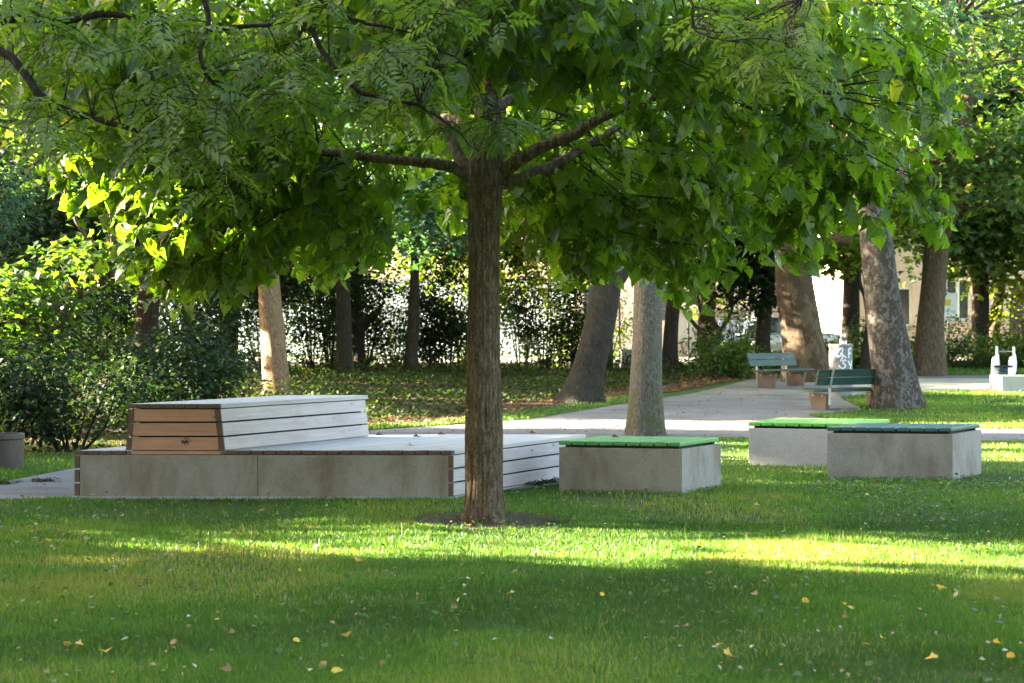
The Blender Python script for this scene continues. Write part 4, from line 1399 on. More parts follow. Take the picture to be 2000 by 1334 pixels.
sh = [("dark sapling with low boughs left of the dark trunk pair", -5.0, 51, (1.0, .7, 2.3), 80, 'leaf_dark'), ("broad dark bush between the short dark trunk and the foremost trunk", -2.2, 52, (.8, .7, 1.5), 60, 'leaf_dark'),
      ("dark tall sapling right of the foremost trunk before the wall", .3, 55, (.7, .6, 2.3), 60, 'leaf_dark'), ("dark bushy sapling just left of the leaning trunk's foot", 1.7, 52, (.7, .6, 1.4), 50, 'leaf_dark'),
      ("dark sapling left of the pale thin trunk, before the wall", -10.6, 55.5, (1.2, .7, 2.3), 80, 'leaf_dark'), ("dark sapling behind the wide shaded trunk", -8.2, 50.0, (.9, .7, 2.0), 50, 'leaf_dark'),
      ("dense shrub added for shade in the far left row, nearest of four", -11.2, 43.6, (1.2, 1.6, 1.7), 110, 'leaf_dark'), ("dense shrub added for shade in the far left row, second of four", -11.4, 46.8, (1.2, 1.6, 1.7), 110, 'leaf_dark'),
      ("dense shrub added for shade in the far left row, third of four", -11.6, 50, (1.2, 1.6, 1.7), 110, 'leaf_dark'), ("dense shrub added for shade in the far left row, farthest of four", -11.8, 53, (1.2, 1.6, 1.7), 110, 'leaf_dark'),  # row of four shrubs added to keep low sun off the bank
      ("dark bushy sapling behind the close pair of trunks", -4.3, 53.2, (1.1, .8, 2.2), 80, 'leaf_dark'), ("dark bushy sapling right behind the sunlit trunk", -6.2, 48.5, (1.0, .8, 2.1), 80, 'leaf_dark'),
      ("dark bushy sapling left of the close pair, before the wall", -5.4, 56, (1.1, .7, 2.2), 70, 'leaf_dark'), ("dark leafy sapling between the short trunk and the foremost linden", -1.9, 54.2, (.8, .7, 2.2), 56, 'leaf_dark'),
      ("low dense unseen bush added for shade far left of the dark shrubs, nearest of three", -12.2, 26.3, (1.2, 1.8, 1.2), 130, 'leaf_dark'), ("low dense unseen bush added for shade far left of the dark shrubs, middle of three", -12.2, 29.6, (1.2, 1.8, 1.2), 130, 'leaf_dark'), ("low dense unseen bush added for shade far left of the dark shrubs, farthest of three", -12.2, 32.9, (1.2, 1.8, 1.2), 130, 'leaf_dark'),  # unseen bushes added to shade the shrubs at the left
      ("tall leafy sapling behind the shaded wide trunk", -10.2, 52, (1.3, .9, 2.2), 60, 'leaf_maple'),
      ("tall leafy sapling left of the pale thin trunk", -8.6, 54, (1.2, .8, 2.0), 46, 'leaf_maple'),
      ("tall leafy sapling between the sunlit trunk and the close pair", -4.9, 54.5, (.9, .7, 2.4), 50, 'leaf_light'),
      ("leafy sapling right of the close pair of trunks", -3.6, 55, (.8, .7, 1.6), 40, 'leaf_maple'),
      ("sapling with drooping leaves right of the short dark trunk", -1.5, 55.5, (.9, .7, 2.3), 44, 'leaf_light'),
      ("dense sapling just left of the leaning trunk", 1.6, 56, (.8, .6, 2.2), 55, 'leaf_light'),
      ("dark leafy shrub right behind the left drum bin", -5.9, 24.6, (1.0, .9, .75), 46, 'leaf_dark'),
      ("low dark shrub between the drum bin and the deck corner", -5.0, 26.6, (1.0, .9, .8), 46, 'leaf_dark'),
      ("dark shrub behind the left end of the deck", -5.35, 29.2, (.75, .8, 1.0), 60, 'leaf_dark'),
      ("tall dark shrub at the left edge behind the sunlit bough", -8.6, 31.5, (1.4, 1.2, 1.8), 75, 'leaf_dark'),
      ("tall dark shrub left of the shaded wide trunk", -9.2, 37, (1.2, 1.1, 1.9), 75, 'leaf_dark'),
      ("shadowed shrub right of the shaded wide trunk", -7.6, 46, (1.1, 1.0, 1.7), 34, 'leaf_dark'),
      ("dense shrub left of the shaded trunk, half lit from behind", -10.9, 38.2, (1.6, 1.0, 2.0), 80, 'leaf_dark'),
      ("loose shrub left of the sunlit trunk", -6.9, 51, (1.1, .8, 1.7), 30, 'leaf_maple'),
      ("loose shrub right of the sunlit trunk", -5.6, 52, (.9, .8, 1.6), 30, 'leaf_maple'),
      ("bush below the white wall, left of the fence post", -3.2, 53.5, (1.2, .7, .75), 30, 'leaf_maple'),
      ("sparse sapling before the white wall, right of the foremost trunk", -.7, 53, (1.05, .8, 1.75), 26, 'leaf_maple'),
      ("sparse sapling left of the leaning trunk", .95, 54, (.85, .7, 1.8), 28, 'leaf_light'),
      ("sunlit bush behind the utility cabinet", 2.9, 57, (1.0, .6, 1.2), 40, 'leaf_light'),
      ("low bush under the crooked forked tree", 6.0, 53, (1.2, .8, .55), 40, 'leaf_maple'),
      ("leafy bush left of the far bench", 5.9, 49.6, (.9, .8, .5), 40, 'leaf_maple'),
      ("tall sapling with small leaves behind the far bench", 6.9, 55.6, (.8, .7, 1.9), 42, 'leaf_maple'),
      ("thin shrub before the house between the two right trunks", 10.2, 53.5, (.7, .5, .85), 22, 'leaf_maple'),
      ("spindly shrub around the sign post", 12.9, 55.5, (1.2, .6, .85), 22, 'leaf_maple'),
      ("yellow-green bush at the right edge below the forked tree", 16.0, 57.2, (1.4, .9, 1.1), 60, 'leaf_light'),
      ("low hedge-like bush behind the spring rider", 14.6, 56.0, (1.9, .8, .5), 60, 'leaf_maple'),
      ("low bush behind the sunlit-flecked trunk", 11.6, 55.6, (1.5, .8, .45), 46, 'leaf_maple'),
      ("sunlit low bush behind the bin with bottles", 9.4, 55.0, (1.0, .8, .45), 40, 'leaf_light')]
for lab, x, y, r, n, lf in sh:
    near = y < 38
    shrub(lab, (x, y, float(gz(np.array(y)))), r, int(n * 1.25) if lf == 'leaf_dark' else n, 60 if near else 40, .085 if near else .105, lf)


shrub("low broad unseen bush added for shade left of the picture between two trees", (-15.3, 17.1, 0), (1.3, 2.4, 1.75), 190, 46, .2, 'leaf_dark', group="unseen plants added for shade left of the picture")  # unseen bush added to trim the sun strip on the lawn

# ------------------------------------------------------------------ ground cover (nobody could count it)
def cover(name, poly, n, size, mat, hmax, label, cat, thr=.0, flatn=.6, zoff=.0):
    xs = np.array([p[0] for p in poly]); ys = np.array([p[1] for p in poly])
    x = rng.uniform(xs.min(), xs.max(), n * 3); y = rng.uniform(ys.min(), ys.max(), n * 3)
    k = in_poly(x, y, poly) & (np.abs(x) < y * .30 + 1.0)
    k &= vnoise(x, y, 2.2, 9) > thr
    x, y = x[k][:n], y[k][:n]
    n = len(x)
    hh = hmax * np.clip(vnoise(x, y, 1.3, 3) * 1.3 - .1, .05, 1)
    z = gz(y) + zoff + hh * rng.random(n)
    L_ = Leaves()
    ax = rvec(n) * np.array([1, 1, .5])
    nr = np.array([0, 0, 1.0]) + rvec(n) * flatn
    L_.add(KITE_V, KITE_F, np.stack([x, y, z], 1), ax, nr, size * rng.uniform(.6, 1.3, n), rng.random(n))
    o = L_.build(name, M[mat])
    return tag(o, label, cat, None, 'stuff')


cover("undergrowth", [(-5.0, 26.5), (-3.4, 29.6), (-1.9, 33.0), (.2, 38), (1.6, 40.6), (3.0, 43.4), (4.7, 47.2), (6.4, 51), (6.4, 57), (-15, 57), (-14, 27)], 42000, .09, 'cover', .5, "low green undergrowth covering the bank under the trees", "undergrowth", .1)
cover("undergrowth", [(8.3, 52.5), (9.5, 53.4), (17.5, 54.5), (18, 58), (7.4, 58), (7.4, 51)], 9000, .11, 'cover', .5, "low green undergrowth before the beige house", "undergrowth", .15)
cover("leaf_litter", [(-5.2, 25), (-4.2, 25.9), (-2.3, 30.5), (-.6, 32.7), (1.2, 38.7), (2.3, 40.2), (3.9, 43.1), (5.0, 45.9), (6.3, 49), (6.8, 52), (4, 50), (2, 44), (-1, 37), (-3.6, 31.5), (-5.5, 27.5)], 9000, .075, 'litter', .03, "brown dry leaves at the foot of the bank", "leaf litter", 0, .5)

# ------------------------------------------------------------------ grass
blocks_fp = [[(XL - .03, YF - .06), (XR + .03, YF - .06), (XR + 1.43, YF + 2.9), (XL + 1.37, YF + 2.9)],
             [(.46, 18.48), (1.68, 18.16), (2.17, 19.06), (.94, 19.38)], [(2.84, 22.2), (4.19, 21.77), (4.73, 22.94), (3.38, 23.38)],
             [(3.44, 20.18), (4.78, 19.94), (5.32, 20.85), (3.98, 21.08)]]
STRIP_L = [(-8, 18.2), (-5.42, 19.55), (-5.12, 21.7), (-4.1, 25.4), (-5.6, 25.2), (-9, 23)]
STRIP_C = [(-1.2, 31.7), (0, 33.1), (2.5, 38.8), (3.6, 41.1), (3.1, 41.6), (2.0, 40.1), (.6, 36.9), (-1.4, 33.0)]
STRIP_S = [(-2.4, 29.9), (-1.0, 31.7), (-1.5, 32.3), (-2.8, 30.6)]
LAWN3 = [(9.9, 50.7), (18, 50.6), (18, 57), (10, 55.5)]


def grass_pts(n, x0, x1, y0, y1, poly=None, inv=False):
    x = rng.uniform(x0, x1, n); y = rng.uniform(y0, y1, n)
    k = np.abs(x) < y * .305 + .5
    if poly is not None:
        k &= in_poly(x, y, poly)
    else:
        k &= ~in_poly(x, y, PATH)
    for b in blocks_fp:
        k &= ~in_poly(x, y, b)
    return x[k], y[k]


GX, GYs = [], []
for (n, y0, y1) in ((250000, 7.6, 11.5), (180000, 11.5, 15.5), (110000, 15.5, 21.0), (60000, 21.0, 28.2)):
    hw = y1 * .305 + .5
    a, b = grass_pts(n, -hw, hw, y0, y1)
    GX.append(a); GYs.append(b)
for poly, n in ((LAWN2, 42000), (STRIP_L, 7000), (STRIP_C, 9000), (STRIP_S, 1600), (LAWN3, 9000)):
    xs = [p[0] for p in poly]; ys = [p[1] for p in poly]
    a, b = grass_pts(n * 2, min(xs), max(xs), min(ys), max(ys), poly)
    GX.append(a[:n]); GYs.append(b[:n])
gx, gy = np.concatenate(GX), np.concatenate(GYs)
gpatch = vnoise(gx, gy, 1.4, 31)
gp2 = vnoise(gx, gy, 4.5, 32)
# bare soil ring at the linden's foot, thin worn spots
dsoil = np.hypot((gx - mb_.x) / 1.0, (gy - mb_.y) / 1.25)
soil_r = .50 + .28 * vnoise(gx, gy, 5, 12)
worn = np.hypot((gx - .9) / .5, (gy - 17.4) / .55)
worn2 = np.hypot((gx - 5.6) / .55, (gy - 20.5) / .5)
keep = (dsoil > soil_r) | (rng.random(len(gx)) < .05)
keep &= (worn > .9) | (rng.random(len(gx)) < .3)
keep &= (worn2 > .9) | (rng.random(len(gx)) < .25)
keep &= (rng.random(len(gx)) < .5 + .9 * gpatch) & (rng.random(len(gx)) < np.maximum(.5, 1.2 - 2.5 * np.clip(vnoise(gx, gy, 1.9, 79) - .58, 0, 1)))
keep &= (vnoise(gx, gy, 9.0, 80) < .74) | (rng.random(len(gx)) < .5)
gx, gy, gpatch, gp2 = gx[keep], gy[keep], gpatch[keep], gp2[keep]
n = len(gx)
w = np.clip(0.0044 * gy / 11.0, .0034, .02)
h = (.024 + .036 * np.clip(gp2, 0, 1) * rng.random(n)) * (.75 + .6 * gpatch) * np.where(gy > 30, 1.5, 1)
tall = rng.random(n) < .004
h = np.where(tall, h + .06, h)
a = rng.uniform(0, 2 * math.pi, n)
lean = rng.uniform(.1, .9, n) * h
d = np.stack([np.cos(a), np.sin(a), np.zeros(n)], 1)
b_ = rng.uniform(0, 2 * math.pi, n)
s_ = np.stack([np.cos(b_), np.sin(b_), np.zeros(n)], 1) * (w / 2)[:, None]
base = np.stack([gx, gy, gz(gy) + np.where(gy > 29, .004, -.01)], 1)
mid = base + d * (lean * .35)[:, None] + np.array([0, 0, 1.0]) * (h * .6)[:, None]
tip = base + d * lean[:, None] + np.array([0, 0, 1.0]) * h[:, None]
GV = np.stack([base - s_, base + s_, mid + s_ * .75, mid - s_ * .75, tip], 1).reshape(-1, 3)
i0 = np.arange(n)[:, None, None] * 5
GF = (np.array([(0, 1, 2), (0, 2, 3), (3, 2, 4)])[None] + i0).reshape(-1, 3)
grn = np.clip(rng.random(n) * .5 + (gpatch - .5) * 1.15 + .17 + np.where(vnoise(gx, gy, 3.1, 77) > .66, .22, 0) - np.where(vnoise(gx, gy, 2.3, 78) > .64, .2, 0), 0, .88)
grn = np.where(rng.random(n) < .03 + .07 * (gpatch > .6) + .18 * np.clip(vnoise(gx, gy, 1.9, 79) - .62, 0, 1) * 4, rng.uniform(.9, 1, n), grn)
me = fast_mesh("grass", GV, GF, {"rnd": np.repeat(grn, 5)})
tag(link("grass", me, M['grass']), "short mown grass of the park lawn with dry and dark patches", "grass", None, 'stuff')
# soil at the linden's foot
o = sheet("bare_soil", [(mb_.x + (.56 + .12 * math.sin(3 * t) + .06 * math.sin(7 * t)) * math.cos(t) * 1.2, mb_.y + (.6 + .1 * math.sin(2 * t)) * math.sin(t) * 1.2) for t in np.linspace(0, 2 * math.pi, 40)[:-1]], -.006, M['soil'])
# broad-leaved weeds in the turf, mostly near the right block
x = np.concatenate([rng.normal(5.0, 1.1, 2600), rng.normal(1.0, 3.5, 1800), rng.uniform(-4.5, 4.5, 1500)])
y = np.concatenate([rng.normal(18.4, 1.3, 2600), rng.normal(17.0, 2.2, 1800), rng.uniform(8.2, 16, 1500)])
k = (~in_poly(x, y, PATH)) & (y > 8) & (vnoise(x, y, 3.5, 55) > .5) & (np.abs(x) < y * .31)
for bfp in blocks_fp: k &= ~in_poly(x, y, bfp)
x, y = x[k], y[k]
Lw = Leaves()
Lw.add(ROUND_V, ROUND_F, np.stack([x, y, rng.uniform(.015, .06, len(x))], 1), rvec(len(x)) * np.array([1, 1, .3]), np.array([0, 0, 1.0]) + rvec(len(x)) * .5, rng.uniform(.02, .045, len(x)), rng.random(len(x)))
tag(Lw.build("weeds", M['weed']), "small broad-leaved weeds and clover in the turf", "weeds", None, 'stuff')
# tiny pale bits all over the lawn
nb_ = 1100
y = rng.uniform(8.2, 24, nb_) ; x = rng.uniform(-1, 1, nb_) * (y * .3)
k = ~in_poly(x, y, PATH)
for bfp in blocks_fp: k &= ~in_poly(x, y, bfp)
x, y = x[k], y[k]
Ll = Leaves()
Ll.add(KITE_V, KITE_F, np.stack([x, y, rng.uniform(.02, .045, len(x))], 1), rvec(len(x)) * np.array([1, 1, .25]), np.array([0, 0, 1.0]) + rvec(len(x)) * .6, rng.uniform(.014, .036, len(x)), rng.random(len(x)))
tag(Ll.build("leaf_bits", M['pale_litter']), "scattered pale bits of dry leaf on the lawn", "leaf litter", None, 'stuff')

cover("path_litter", [(-5, 18), (-4.5, 18), (1.5, 24), (1.6, 27.9), (7, 27.2), (9, 27), (9, 30), (6.6, 33), (6.6, 44), (5.5, 45), (2.6, 38.6), (0, 32.8), (-2.2, 30), (-5.3, 20)], 900, .04, 'litter', .012, "small dry leaf bits and grit on the gravel path", "leaf litter", 0, .35, .006)

# fallen leaves one can pick out
spots = [(283, 1076), (94, 1058), (97, 1073), (65, 1044), (240, 1012), (172, 1060), (582, 1120), (430, 1217), (458, 1242), (130, 1262), (147, 1266), (345, 1264), (676, 1246), (586, 1262), (452, 1318), (668, 1318),
         (206, 1280), (634, 1301), (1335, 1077), (1188, 1112), (1500, 1141), (1565, 1140), (1666, 1117), (1696, 1098), (1838, 1151), (1946, 1179), (1495, 1140), (1393, 1125), (1725, 1255), (1392, 1274), (1414, 1284), (1982, 1290),
         (1478, 1169), (1655, 1192), (1650, 1190), (1792, 1195), (1831, 1294), (1411, 1267), (1375, 1295), (1580, 1181), (1868, 1163), (1872, 1166), (1473, 990), (1690, 970), (1807, 980), (1212, 953), (910, 1030), (880, 1193),
         (1060, 1010), (1100, 1090), (1230, 1000), (1010, 1120), (700, 1098), (620, 1071), (1004, 1165), (1180, 1167), (1130, 1105), (1700, 1268), (1940, 1262), (515, 1002)]
fproto = None
for k, (px, py) in enumerate(spots):
    p = G(px, py + 2)
    kind = ("yellow", "pale")[1 if k % 3 == 2 else 0]
    L1 = Leaves()
    tv, tf = (ROUND_V, ROUND_F) if k % 2 else (MAPLE_V, MAPLE_F)
    v_ = np.array(tv); v_[:, 2] += .35 * v_[:, 0] ** 2
    L1.add(v_, tf, np.array([[p.x, p.y, p.z + .03]]), rvec(1) * np.array([1, .8, .3]), np.array([[0, -.35, 1.0]]) + rvec(1) * .45, np.array([rng.uniform(.034, .062)]), rng.random(1))
    o = L1.build("fallen_leaf", M['fallen' if kind == "yellow" else 'pale_litter'], None, tuple(p))
    tag(o, kind + " fallen leaf lying in the grass" if kind == "yellow" else "pale curled fallen leaf lying in the grass", "fallen leaf", kind + " leaves fallen on the lawn")
# leaves on the deck
for k, (px, py) in enumerate(((735, 852), (808, 855), (856, 851), (1035, 848), (795, 873), (1196, 856))):
    zt_ = ZD + .002 if k < 5 else .503
    Y = (CZ - zt_) * F_PX / (py - HOR)
    p = P(px, py, Y)
    L1 = Leaves()
    v_ = np.array(MAPLE_V); v_[:, 2] += .4 * v_[:, 0] ** 2
    L1.add(v_, MAPLE_F, np.array([[p.x, p.y, zt_ + .012]]), np.array([[1, .2, .1]]), np.array([[.1, -.2, 1.0]]), np.array([.085]), np.array([.2 if k != 4 else .9]))
    o = L1.build("fallen_leaf", M['litter' if k != 4 else 'pale_litter'], None, tuple(p))
    tag(o, ["curled brown leaf on the deck nearest the raised box", "curled brown leaf on the deck left of the trunk", "flat brown leaf on the deck just beside the trunk", "reddish leaf on the deck right of the trunk", "white scrap of leaf near the deck's front edge", "small dark leaf on the mid green slats"][k], "fallen leaf")

# clumps of dead grass on the path at the left
for k, (px, py) in enumerate(((82, 941), (8, 946), (1047, 948), (1075, 943))):
    p = G(px, py)
    L1 = Leaves()
    n1 = 90
    off = rng.normal(size=(n1, 3)) * np.array([.07, .07, .008]) + np.array([0, 0, .02])
    L1.add(LANCE_V * np.array([.35, 1, 1]), LANCE_F, np.array(p)[None] + off, rvec(n1) * np.array([1, 1, .35]), np.array([0, 0, 1.0]) + rvec(n1) * .5, rng.uniform(.05, .09, n1), rng.random(n1))
    o = L1.build("grass_clump", M['cover'], None, tuple(p))
    tag(o, ["grass clump on the path left of the deck", "grass clump on the path at the left frame edge", "grass clump by the deck side, nearer the trunk", "grass clump by the deck side, nearer the green bench"][k], "grass clump", "loose grass clumps on the gravel")

# ------------------------------------------------------------------ buildings
wY = 68.0
wz = .75
wb = empty("white_wall", (-12, 75, wz), "long white wall glimpsed between the trunks behind the deck", "wall")
m = MB()
wA, wB = Vector((-30, 77.6, 0)), Vector((2.25, 69.7, 0))
wd = (wB - wA).normalized()
wn_ = Vector((-wd.y, wd.x, 0))
m.board((wA.x, wA.y, wz - .3), wB - wA, wn_ * .35, Vector((0, 0, 3.1)))
m.build("wall_face", M['white_wall'], wb)
m = MB()
for i in range(17):
    p_ = wA + wd * i * 2.018 - wn_ * .06
    m.board((p_.x, p_.y, wz + 2.802), wd * 2.0, wn_ * .47, Vector((0, 0, .08)))
m.build("coping", M['plaster_dark'], wb)
hY = 64.0
hx0 = (1665 - 1000) / F_PX * hY
hb = empty("beige_house", (hx0 + 6, hY, wz), "pinkish beige house with white windows behind the right-hand trees", "house")
px2x = lambda px: (px - 1000) / F_PX * hY
py2z = lambda py: CZ - (py - HOR) / F_PX * hY
wins = [(px2x(1722), px2x(1782), py2z(638), py2z(560)), (px2x(1846), px2x(1897), py2z(626), py2z(545)), (px2x(2040), px2x(2100), py2z(626), py2z(545))]
door = (px2x(1971), px2x(2012), wz - .1, py2z(560))
xs = [hx0]
m = MB()
H_ = 9.0
# wall pieces between the openings, butted
ops = sorted([(a, b, c, d_) for a, b, c, d_ in wins] + [door])
cur = hx0
for a, b, c, d_ in ops:
    m.box(cur, a, hY, hY + .3, wz - .3, H_)
    if c > wz: m.box(a, b, hY, hY + .3, wz - .3, c)
    m.box(a, b, hY, hY + .3, d_, H_)
    cur = b
m.box(cur, hx0 + 16, hY, hY + .3, wz - .3, H_)
m.box(hx0, hx0 + .3, hY + .3, hY + 14, wz - .3, H_)
m.box(hx0 + .3, hx0 + 16, hY + 13.7, hY + 14, wz - .3, H_)
m.box(hx0 + 15.7, hx0 + 16, hY + .3, hY + 13.7, wz - .3, H_)
m.build("wall", M['plaster'], hb)
m = MB()
m.box(hx0 - .3, hx0 + 16.3, hY - .3, hY + 14.3, H_ + .002, H_ + .3)
m.build("roof", M['roof'], hb)
m = MB()
for px in (1838, 1908, 1960):
    x = px2x(px); m.box(x - .025, x + .025, hY - .025, hY - .003, wz + .6, 5.5)
for (a, b, y_) in ((1908, 1960, 656), (1840, 1906, 652), (1670, 1720, 628)):
    m.box(px2x(a) + .03, px2x(b) - .03, hY - .022, hY - .004, py2z(y_) - .02, py2z(y_) + .02)
m.build("moulding", M['plaster'], hb)
for a, b, c, d_ in wins:
    m = MB(); m.box(a + .06, b - .06, hY + .12, hY + .14, c + .06, d_ - .06)
    g_ = m.build("window", M['glass'], hb)
    m = MB()
    mid_ = (a + b) / 2
    for q_ in ((a, a + .09, c, d_), (b - .09, b, c, d_), (mid_ - .06, mid_ + .06, c + .09, d_ - .09), (a + .09, mid_ - .06, c, c + .09), (mid_ + .06, b - .09, c, c + .09), (a + .09, mid_ - .06, d_ - .09, d_), (mid_ + .06, b - .09, d_ - .09, d_)):
        m.box(q_[0] + .001, q_[1] - .001, hY + .08, hY + .16, q_[2] + .001, q_[3] - .001)
    m.build("frame", M['white'], g_)
    m = MB(); m.box(a - .12, b + .12, hY - .12, hY - .002, c - .12, c - .01)
    m.build("sill", M['plaster_dark'], g_)
m = MB()
m.box(door[0] + .03, door[1] - .03, hY + .1, hY + .16, door[2], door[3] - .03)
for i in range(4):
    x = door[0] + .08 + i * (door[1] - door[0] - .16) / 4
    m.box(x, x + .1, hY + .07, hY + .098, door[2] + .2, door[3] - .2)
m.build("door", M['wood_dark'], hb)
m = MB(); m.box(px2x(1919), px2x(1919) + .07, hY - .02, hY - .003, py2z(643), py2z(639.5))
m.build("red_plate", M['red'], hb)
# garage wall with painted swirls
gY = 64.5
gx0, gx1 = (1322 - 1000) / F_PX * gY, (1452 - 1000) / F_PX * gY
gw = empty("painted_garage", ((gx0 + gx1) / 2, gY, wz), "low grey-lilac garage with dark painted swirls beyond the fence", "garage")
m = MB(); m.box(gx0, gx1, gY, gY + 3, wz - .2, CZ + (HOR - 612) / F_PX * gY)
m.build("wall", M['graff_wall'], gw)
m = MB(); m.box(gx0 - .1, gx1 + .1, gY - .1, gY + 3.1, CZ + (HOR - 612) / F_PX * gY + .002, CZ + (HOR - 608) / F_PX * gY + .06)
m.build("roof", M['plaster_dark'], gw)
m = MB()
for st in ([(1390, 612), (1402, 640), (1396, 670), (1392, 690), (1408, 703)], [(1352, 640), (1362, 668), (1356, 690), (1372, 700)], [(1368, 620), (1380, 650), (1372, 680)], [(1415, 625), (1428, 650), (1420, 690)]):
    ribbon(m, curve([P(x, y, gY - .003) for x, y in st], 24), .07)
m.build("painted_swirls", plain_mat("dark_mural_paint", (.12, .11, .17), .7), gw)
m = MB()
ribbon(m, curve([P(x, y, gY - .003) for x, y in [(1330, 668), (1334, 684), (1342, 694), (1352, 690)]], 20), .09)
m.build("painted_swirls", plain_mat("violet_mural_paint", (.3, .1, .22), .7), gw)
# pale house far behind the centre, closes the gap between the buildings
fh = empty("far_house", (7, 92, wz), "sunlit pale house far beyond the garage, seen through leaves", "house")
m = MB(); m.box(2.4, 16, 92, 100, wz - .2, 11)
m.build("wall", M['plaster'], fh)
m = MB()
m.prism([Vector((2, 91.6, 11)), Vector((16.4, 91.6, 11)), Vector((16.4, 100.4, 11)), Vector((2, 100.4, 11))], [Vector((2, 95.8, 14)), Vector((16.4, 95.8, 14)), Vector((16.4, 96.2, 14)), Vector((2, 96.2, 14))])
m.build("roof", M['roof'], fh)
for i in range(4):
    for j in range(2):
        m = MB(); x = 3.6 + i * 3.1; m.box(x, x + 1.2, 91.97, 92.05, 2.2 + j * 4, 4.0 + j * 4)
        m.build("window", M['glass'], fh)

# ------------------------------------------------------------------ fence of wire mesh between posts
fY = 57.4
fz = float(gz(np.array(fY)))
fen = empty("wire_fence", (-3, fY, fz), "tall wire mesh fence on thin dark posts along the street", "fence")
wires = []
z0, z1 = fz, fz + 1.75
fx0, fx1 = -16.0, 9.4
H2 = z1 - z0
step = .11
m = MB()
for x in np.arange(fx0 - H2, fx1, step):
    for sgn in (1, -1):
        xa, xb = (x, x + H2) if sgn > 0 else (x + H2, x)
        za, zb = z0, z1
        lo, hi = min(xa, xb), max(xa, xb)
        if lo < fx0 or hi > fx1: continue
        y_ = fY + .004 * sgn
        a = Vector((xa, y_, za)); b = Vector((xb, y_, zb))
        o_ = Vector((.0028, 0, 0)); p_ = Vector((0, .005, 0))
        m.add([a - o_, a + o_, a + p_, b - o_, b + o_, b + p_], [(0, 1, 4, 3), (1, 2, 5, 4), (2, 0, 3, 5)])
m.build("mesh", M['steel'], fen)
for x in np.arange(fx0, fx1 + .1, 2.15):
    m = MB(); m.tube([(x, fY + .04, fz - .1), (x, fY + .04, fz + 1.95)], .03, 8)
    m.build("post", M['black'], fen)
m = MB()
for zz_ in (z0 + .05, z0 + .9, z1):
    m.tube([(fx0, fY - .012, zz_), (fx1, fY - .012, zz_)], .006, 5)
m.build("tension_wire", M['steel'], fen)

# ------------------------------------------------------------------ utility cabinet
cY_ = 55.0
cx_ = (1214 - 1000) / F_PX * cY_
cz_ = float(gz(np.array(cY_)))
cab = empty("utility_cabinet", (cx_ + .4, cY_, cz_), "grey street cabinet with red and dark paint, left of the grey linden", "utility cabinet")
zt_ = CZ - (686 - HOR) / F_PX * cY_
m = MB(); m.box(cx_, cx_ + .85, cY_, cY_ + .4, cz_ + .12, zt_)
m.build("body", M['cabinet'], cab, bevel=.01)
m = MB(); m.box(cx_ - .03, cx_ + .88, cY_ - .03, cY_ + .43, zt_ + .002, zt_ + .06)
m.build("lid", M['cabinet'], cab, bevel=.01)
m = MB(); m.box(cx_ - .02, cx_ + .87, cY_ - .02, cY_ + .42, cz_ - .05, cz_ + .118)
m.build("plinth", M['conc'], cab)
m = MB(); m.box(cx_ + .03, cx_ + .82, cY_ - .016, cY_ - .002, cz_ + .18, zt_ - .05)
dr = m.build("door", M['cabinet'], cab, bevel=.004)
m = MB()
cc = lambda l: curve([P(1040 + x / 5, 560 + y / 5, cY_ - .0175) for x, y in l], 20)
ribbon(m, cc([(885, 730), (900, 780), (910, 820), (925, 770), (920, 700)]), .07)
m.build("red_tag", M['red'], dr)
m = MB()
ribbon(m, cc([(925, 740), (930, 690), (950, 670), (975, 690), (985, 720)]), .05)
ribbon(m, cc([(900, 650), (915, 650)]), .04)
m.build("dark_tag", M['spray_black'], dr)


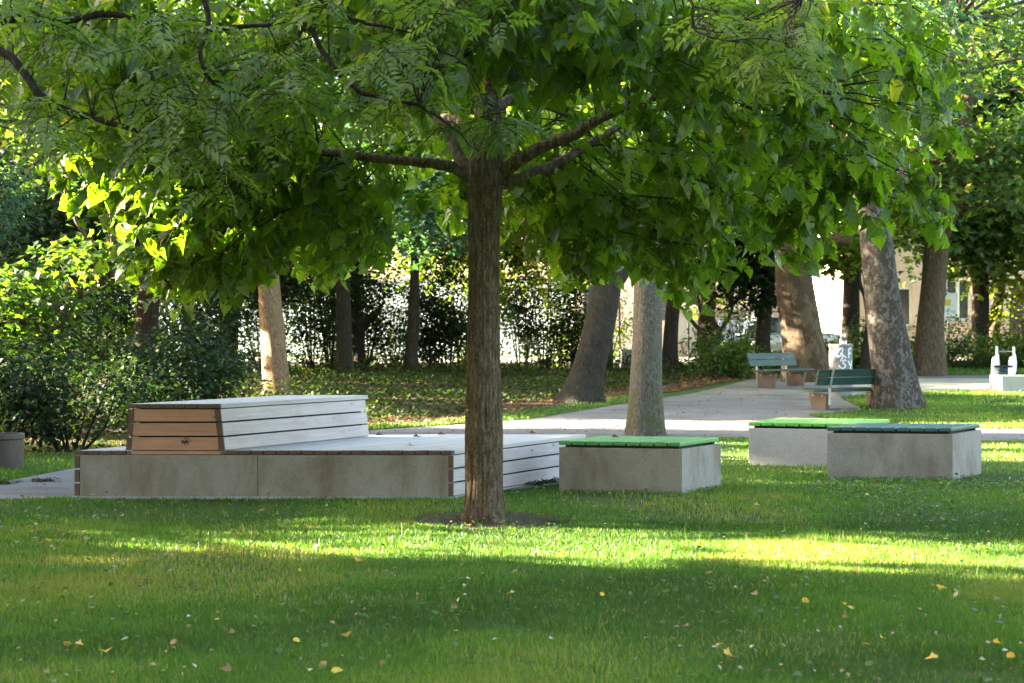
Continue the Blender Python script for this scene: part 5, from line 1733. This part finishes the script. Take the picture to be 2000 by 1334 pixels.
# ------------------------------------------------------------------ cars
def car(label, c, ang, paint, group):
    root = empty("parked_car", c, label, "car", group)
    c = Vector(c)
    ax = Vector((math.cos(ang), math.sin(ang), 0)); sd_ = Vector((-ax.y, ax.x, 0)); up = Vector((0, 0, 1))
    pt = lambda x, y, z: c + ax * x + sd_ * y + up * z
    low = [(-2.0, .3), (-2.1, .55), (-2.05, .8), (-1.9, .93), (1.1, .95), (1.85, .83), (2.08, .7), (2.12, .45), (2.05, .28)]
    bm = MB()
    n_ = len(low)
    secs = [(-.86, .93), (-.80, 1.0), (.80, 1.0), (.86, .93)]
    vs = [pt(x, y, .3 + (z - .3) * k) for y, k in secs for x, z in low]
    fs = []
    for s_ in range(3):
        for i in range(n_):
            j = (i + 1) % n_
            fs.append((s_ * n_ + i, s_ * n_ + j, (s_ + 1) * n_ + j, (s_ + 1) * n_ + i))
    fs += [tuple(range(n_ - 1, -1, -1)), tuple(3 * n_ + i for i in range(n_))]
    bm.add(vs, fs)
    bm.build("body", M[paint], root, bevel=.04, smooth=True)
    bm = MB()
    rl = [(-1.75, .94), (-1.3, 1.42), (.15, 1.45), (1.0, .95)]
    bm.prism([pt(x, -.74 + .12 * (z > 1), z) for x, z in rl], [pt(x, .74 - .12 * (z > 1), z) for x, z in rl])
    bm.build("windows", M['glass'], root, bevel=.02)
    bm = MB()
    bm.board(pt(-1.3, -.6, 1.43), ax * 1.45, sd_ * 1.2, up * .045)
    bm.build("roof", M[paint], root, bevel=.02)
    for x in (-1.35, 1.35):
        for y in (-.87, .69):
            bm = MB(); bm.tube([pt(x, y, .31), pt(x, y + .18, .31)], .31, 22)
            w_ = bm.build("wheel", M['rubber'], root)
            bm = MB(); yy = y - .006 if y < 0 else y + .186
            bm.tube([pt(x, yy - .004, .31), pt(x, yy + .004, .31)], .2, 18)
            bm.build("rim", M['steel'], w_)
    for y in (-.72, .42):
        bm = MB(); bm.board(pt(2.02, y, .62), ax * .09, sd_ * .3, up * .12)
        bm.build("headlight", M['white'], root, bevel=.02)
    bm = MB(); bm.board(pt(2.121, -.26, .42), ax * .012, sd_ * .52, up * .11)
    pl_ = bm.build("number_plate", M['white'], root)
    bm = MB(); bm.board(pt(2.1335, -.26, .42), ax * .003, sd_ * .06, up * .11)
    bm.build("plate_band", M['blue'], pl_)
    bm = MB()
    for k in range(6):
        if k == 2: continue
        y0 = -.15 + k * .065
        ribbon(bm, [pt(2.1335, y0, .445), pt(2.1335, y0 + .03, .47), pt(2.1335, y0 + .005, .505)], .012, ax)
    bm.build("plate_characters", M['spray_black'], pl_)
    bm = MB(); bm.board(pt(2.1, -.6, .52), ax * .03, sd_ * 1.2, up * .04)
    bm.build("grille", M['steel'], root)
    return root


CG = "cars parked along the street"
sz_ = float(gz(np.array(60.5)))
car("black parked car facing us with a blue-banded plate, left of the far bench", ((1448 - 1000) / F_PX * 60.5, 61.4, sz_ - .1), -math.pi / 2 - .12, 'car_black', CG)
car("silver parked car behind the far bench, mostly hidden by the brown trunk", ((1540 - 1000) / F_PX * 61, 61.2, sz_ - .02), .25, 'car_silver', CG)
car("blue parked car glimpsed through the dark shrubs at the left", (-13.2, 60.2, sz_), 0.05, 'car_blue', CG)

# ------------------------------------------------------------------ street sign
gYs = 57.0
sgx = (1853 - 1000) / F_PX * gYs
sgz = float(gz(np.array(gYs)))
sg = empty("street_sign", (sgx, gYs, sgz), "white street sign board with a yellow field on a grey post", "sign")
m = MB(); m.tube([(sgx, gYs, sgz - .1), (sgx, gYs, CZ + (HOR - 560) / F_PX * gYs)], .045, 12)
m.build("post", M['steel'], sg, smooth=True)
X_ = lambda px: (px - 1000) / F_PX * gYs
Z_ = lambda py: CZ - (py - HOR) / F_PX * gYs
m = MB(); m.box(X_(1812), X_(1869), gYs - .075, gYs - .05, Z_(618), Z_(572))
pn_ = m.build("panel", M['white'], sg, bevel=.004)
m = MB(); m.box(X_(1826), X_(1856), gYs - .079, gYs - .0755, Z_(597), Z_(585))
m.build("yellow_field", M['yellow'], pn_)
m = MB(); m.prism([Vector((X_(1843), gYs - .079, Z_(572.5))), Vector((X_(1850), gYs - .079, Z_(572.5))), Vector((X_(1846), gYs - .079, Z_(579)))],
                  [Vector((X_(1843), gYs - .0755, Z_(572.5))), Vector((X_(1850), gYs - .0755, Z_(572.5))), Vector((X_(1846), gYs - .0755, Z_(579)))])
m.build("blue_mark", M['blue'], pn_)
fc = bpy.data.curves.new("lettering", 'FONT')
fc.body = "er Ring"
fc.size = .14
fc.extrude = .002
ft = bpy.data.objects.new("lettering_curve", fc)
COL.objects.link(ft)
lme = bpy.data.meshes.new_from_object(ft.evaluated_get(bpy.context.evaluated_depsgraph_get()))
bpy.data.objects.remove(ft)
fo = bpy.data.objects.new("lettering", lme)
COL.objects.link(fo)
fo.data.materials.append(M['plaster_dark'])
fo.parent = pn_
fo.rotation_euler = (R(90), 0, 0)
fo.location = Vector((X_(1839), gYs - .0775, Z_(610))) - wloc(pn_)
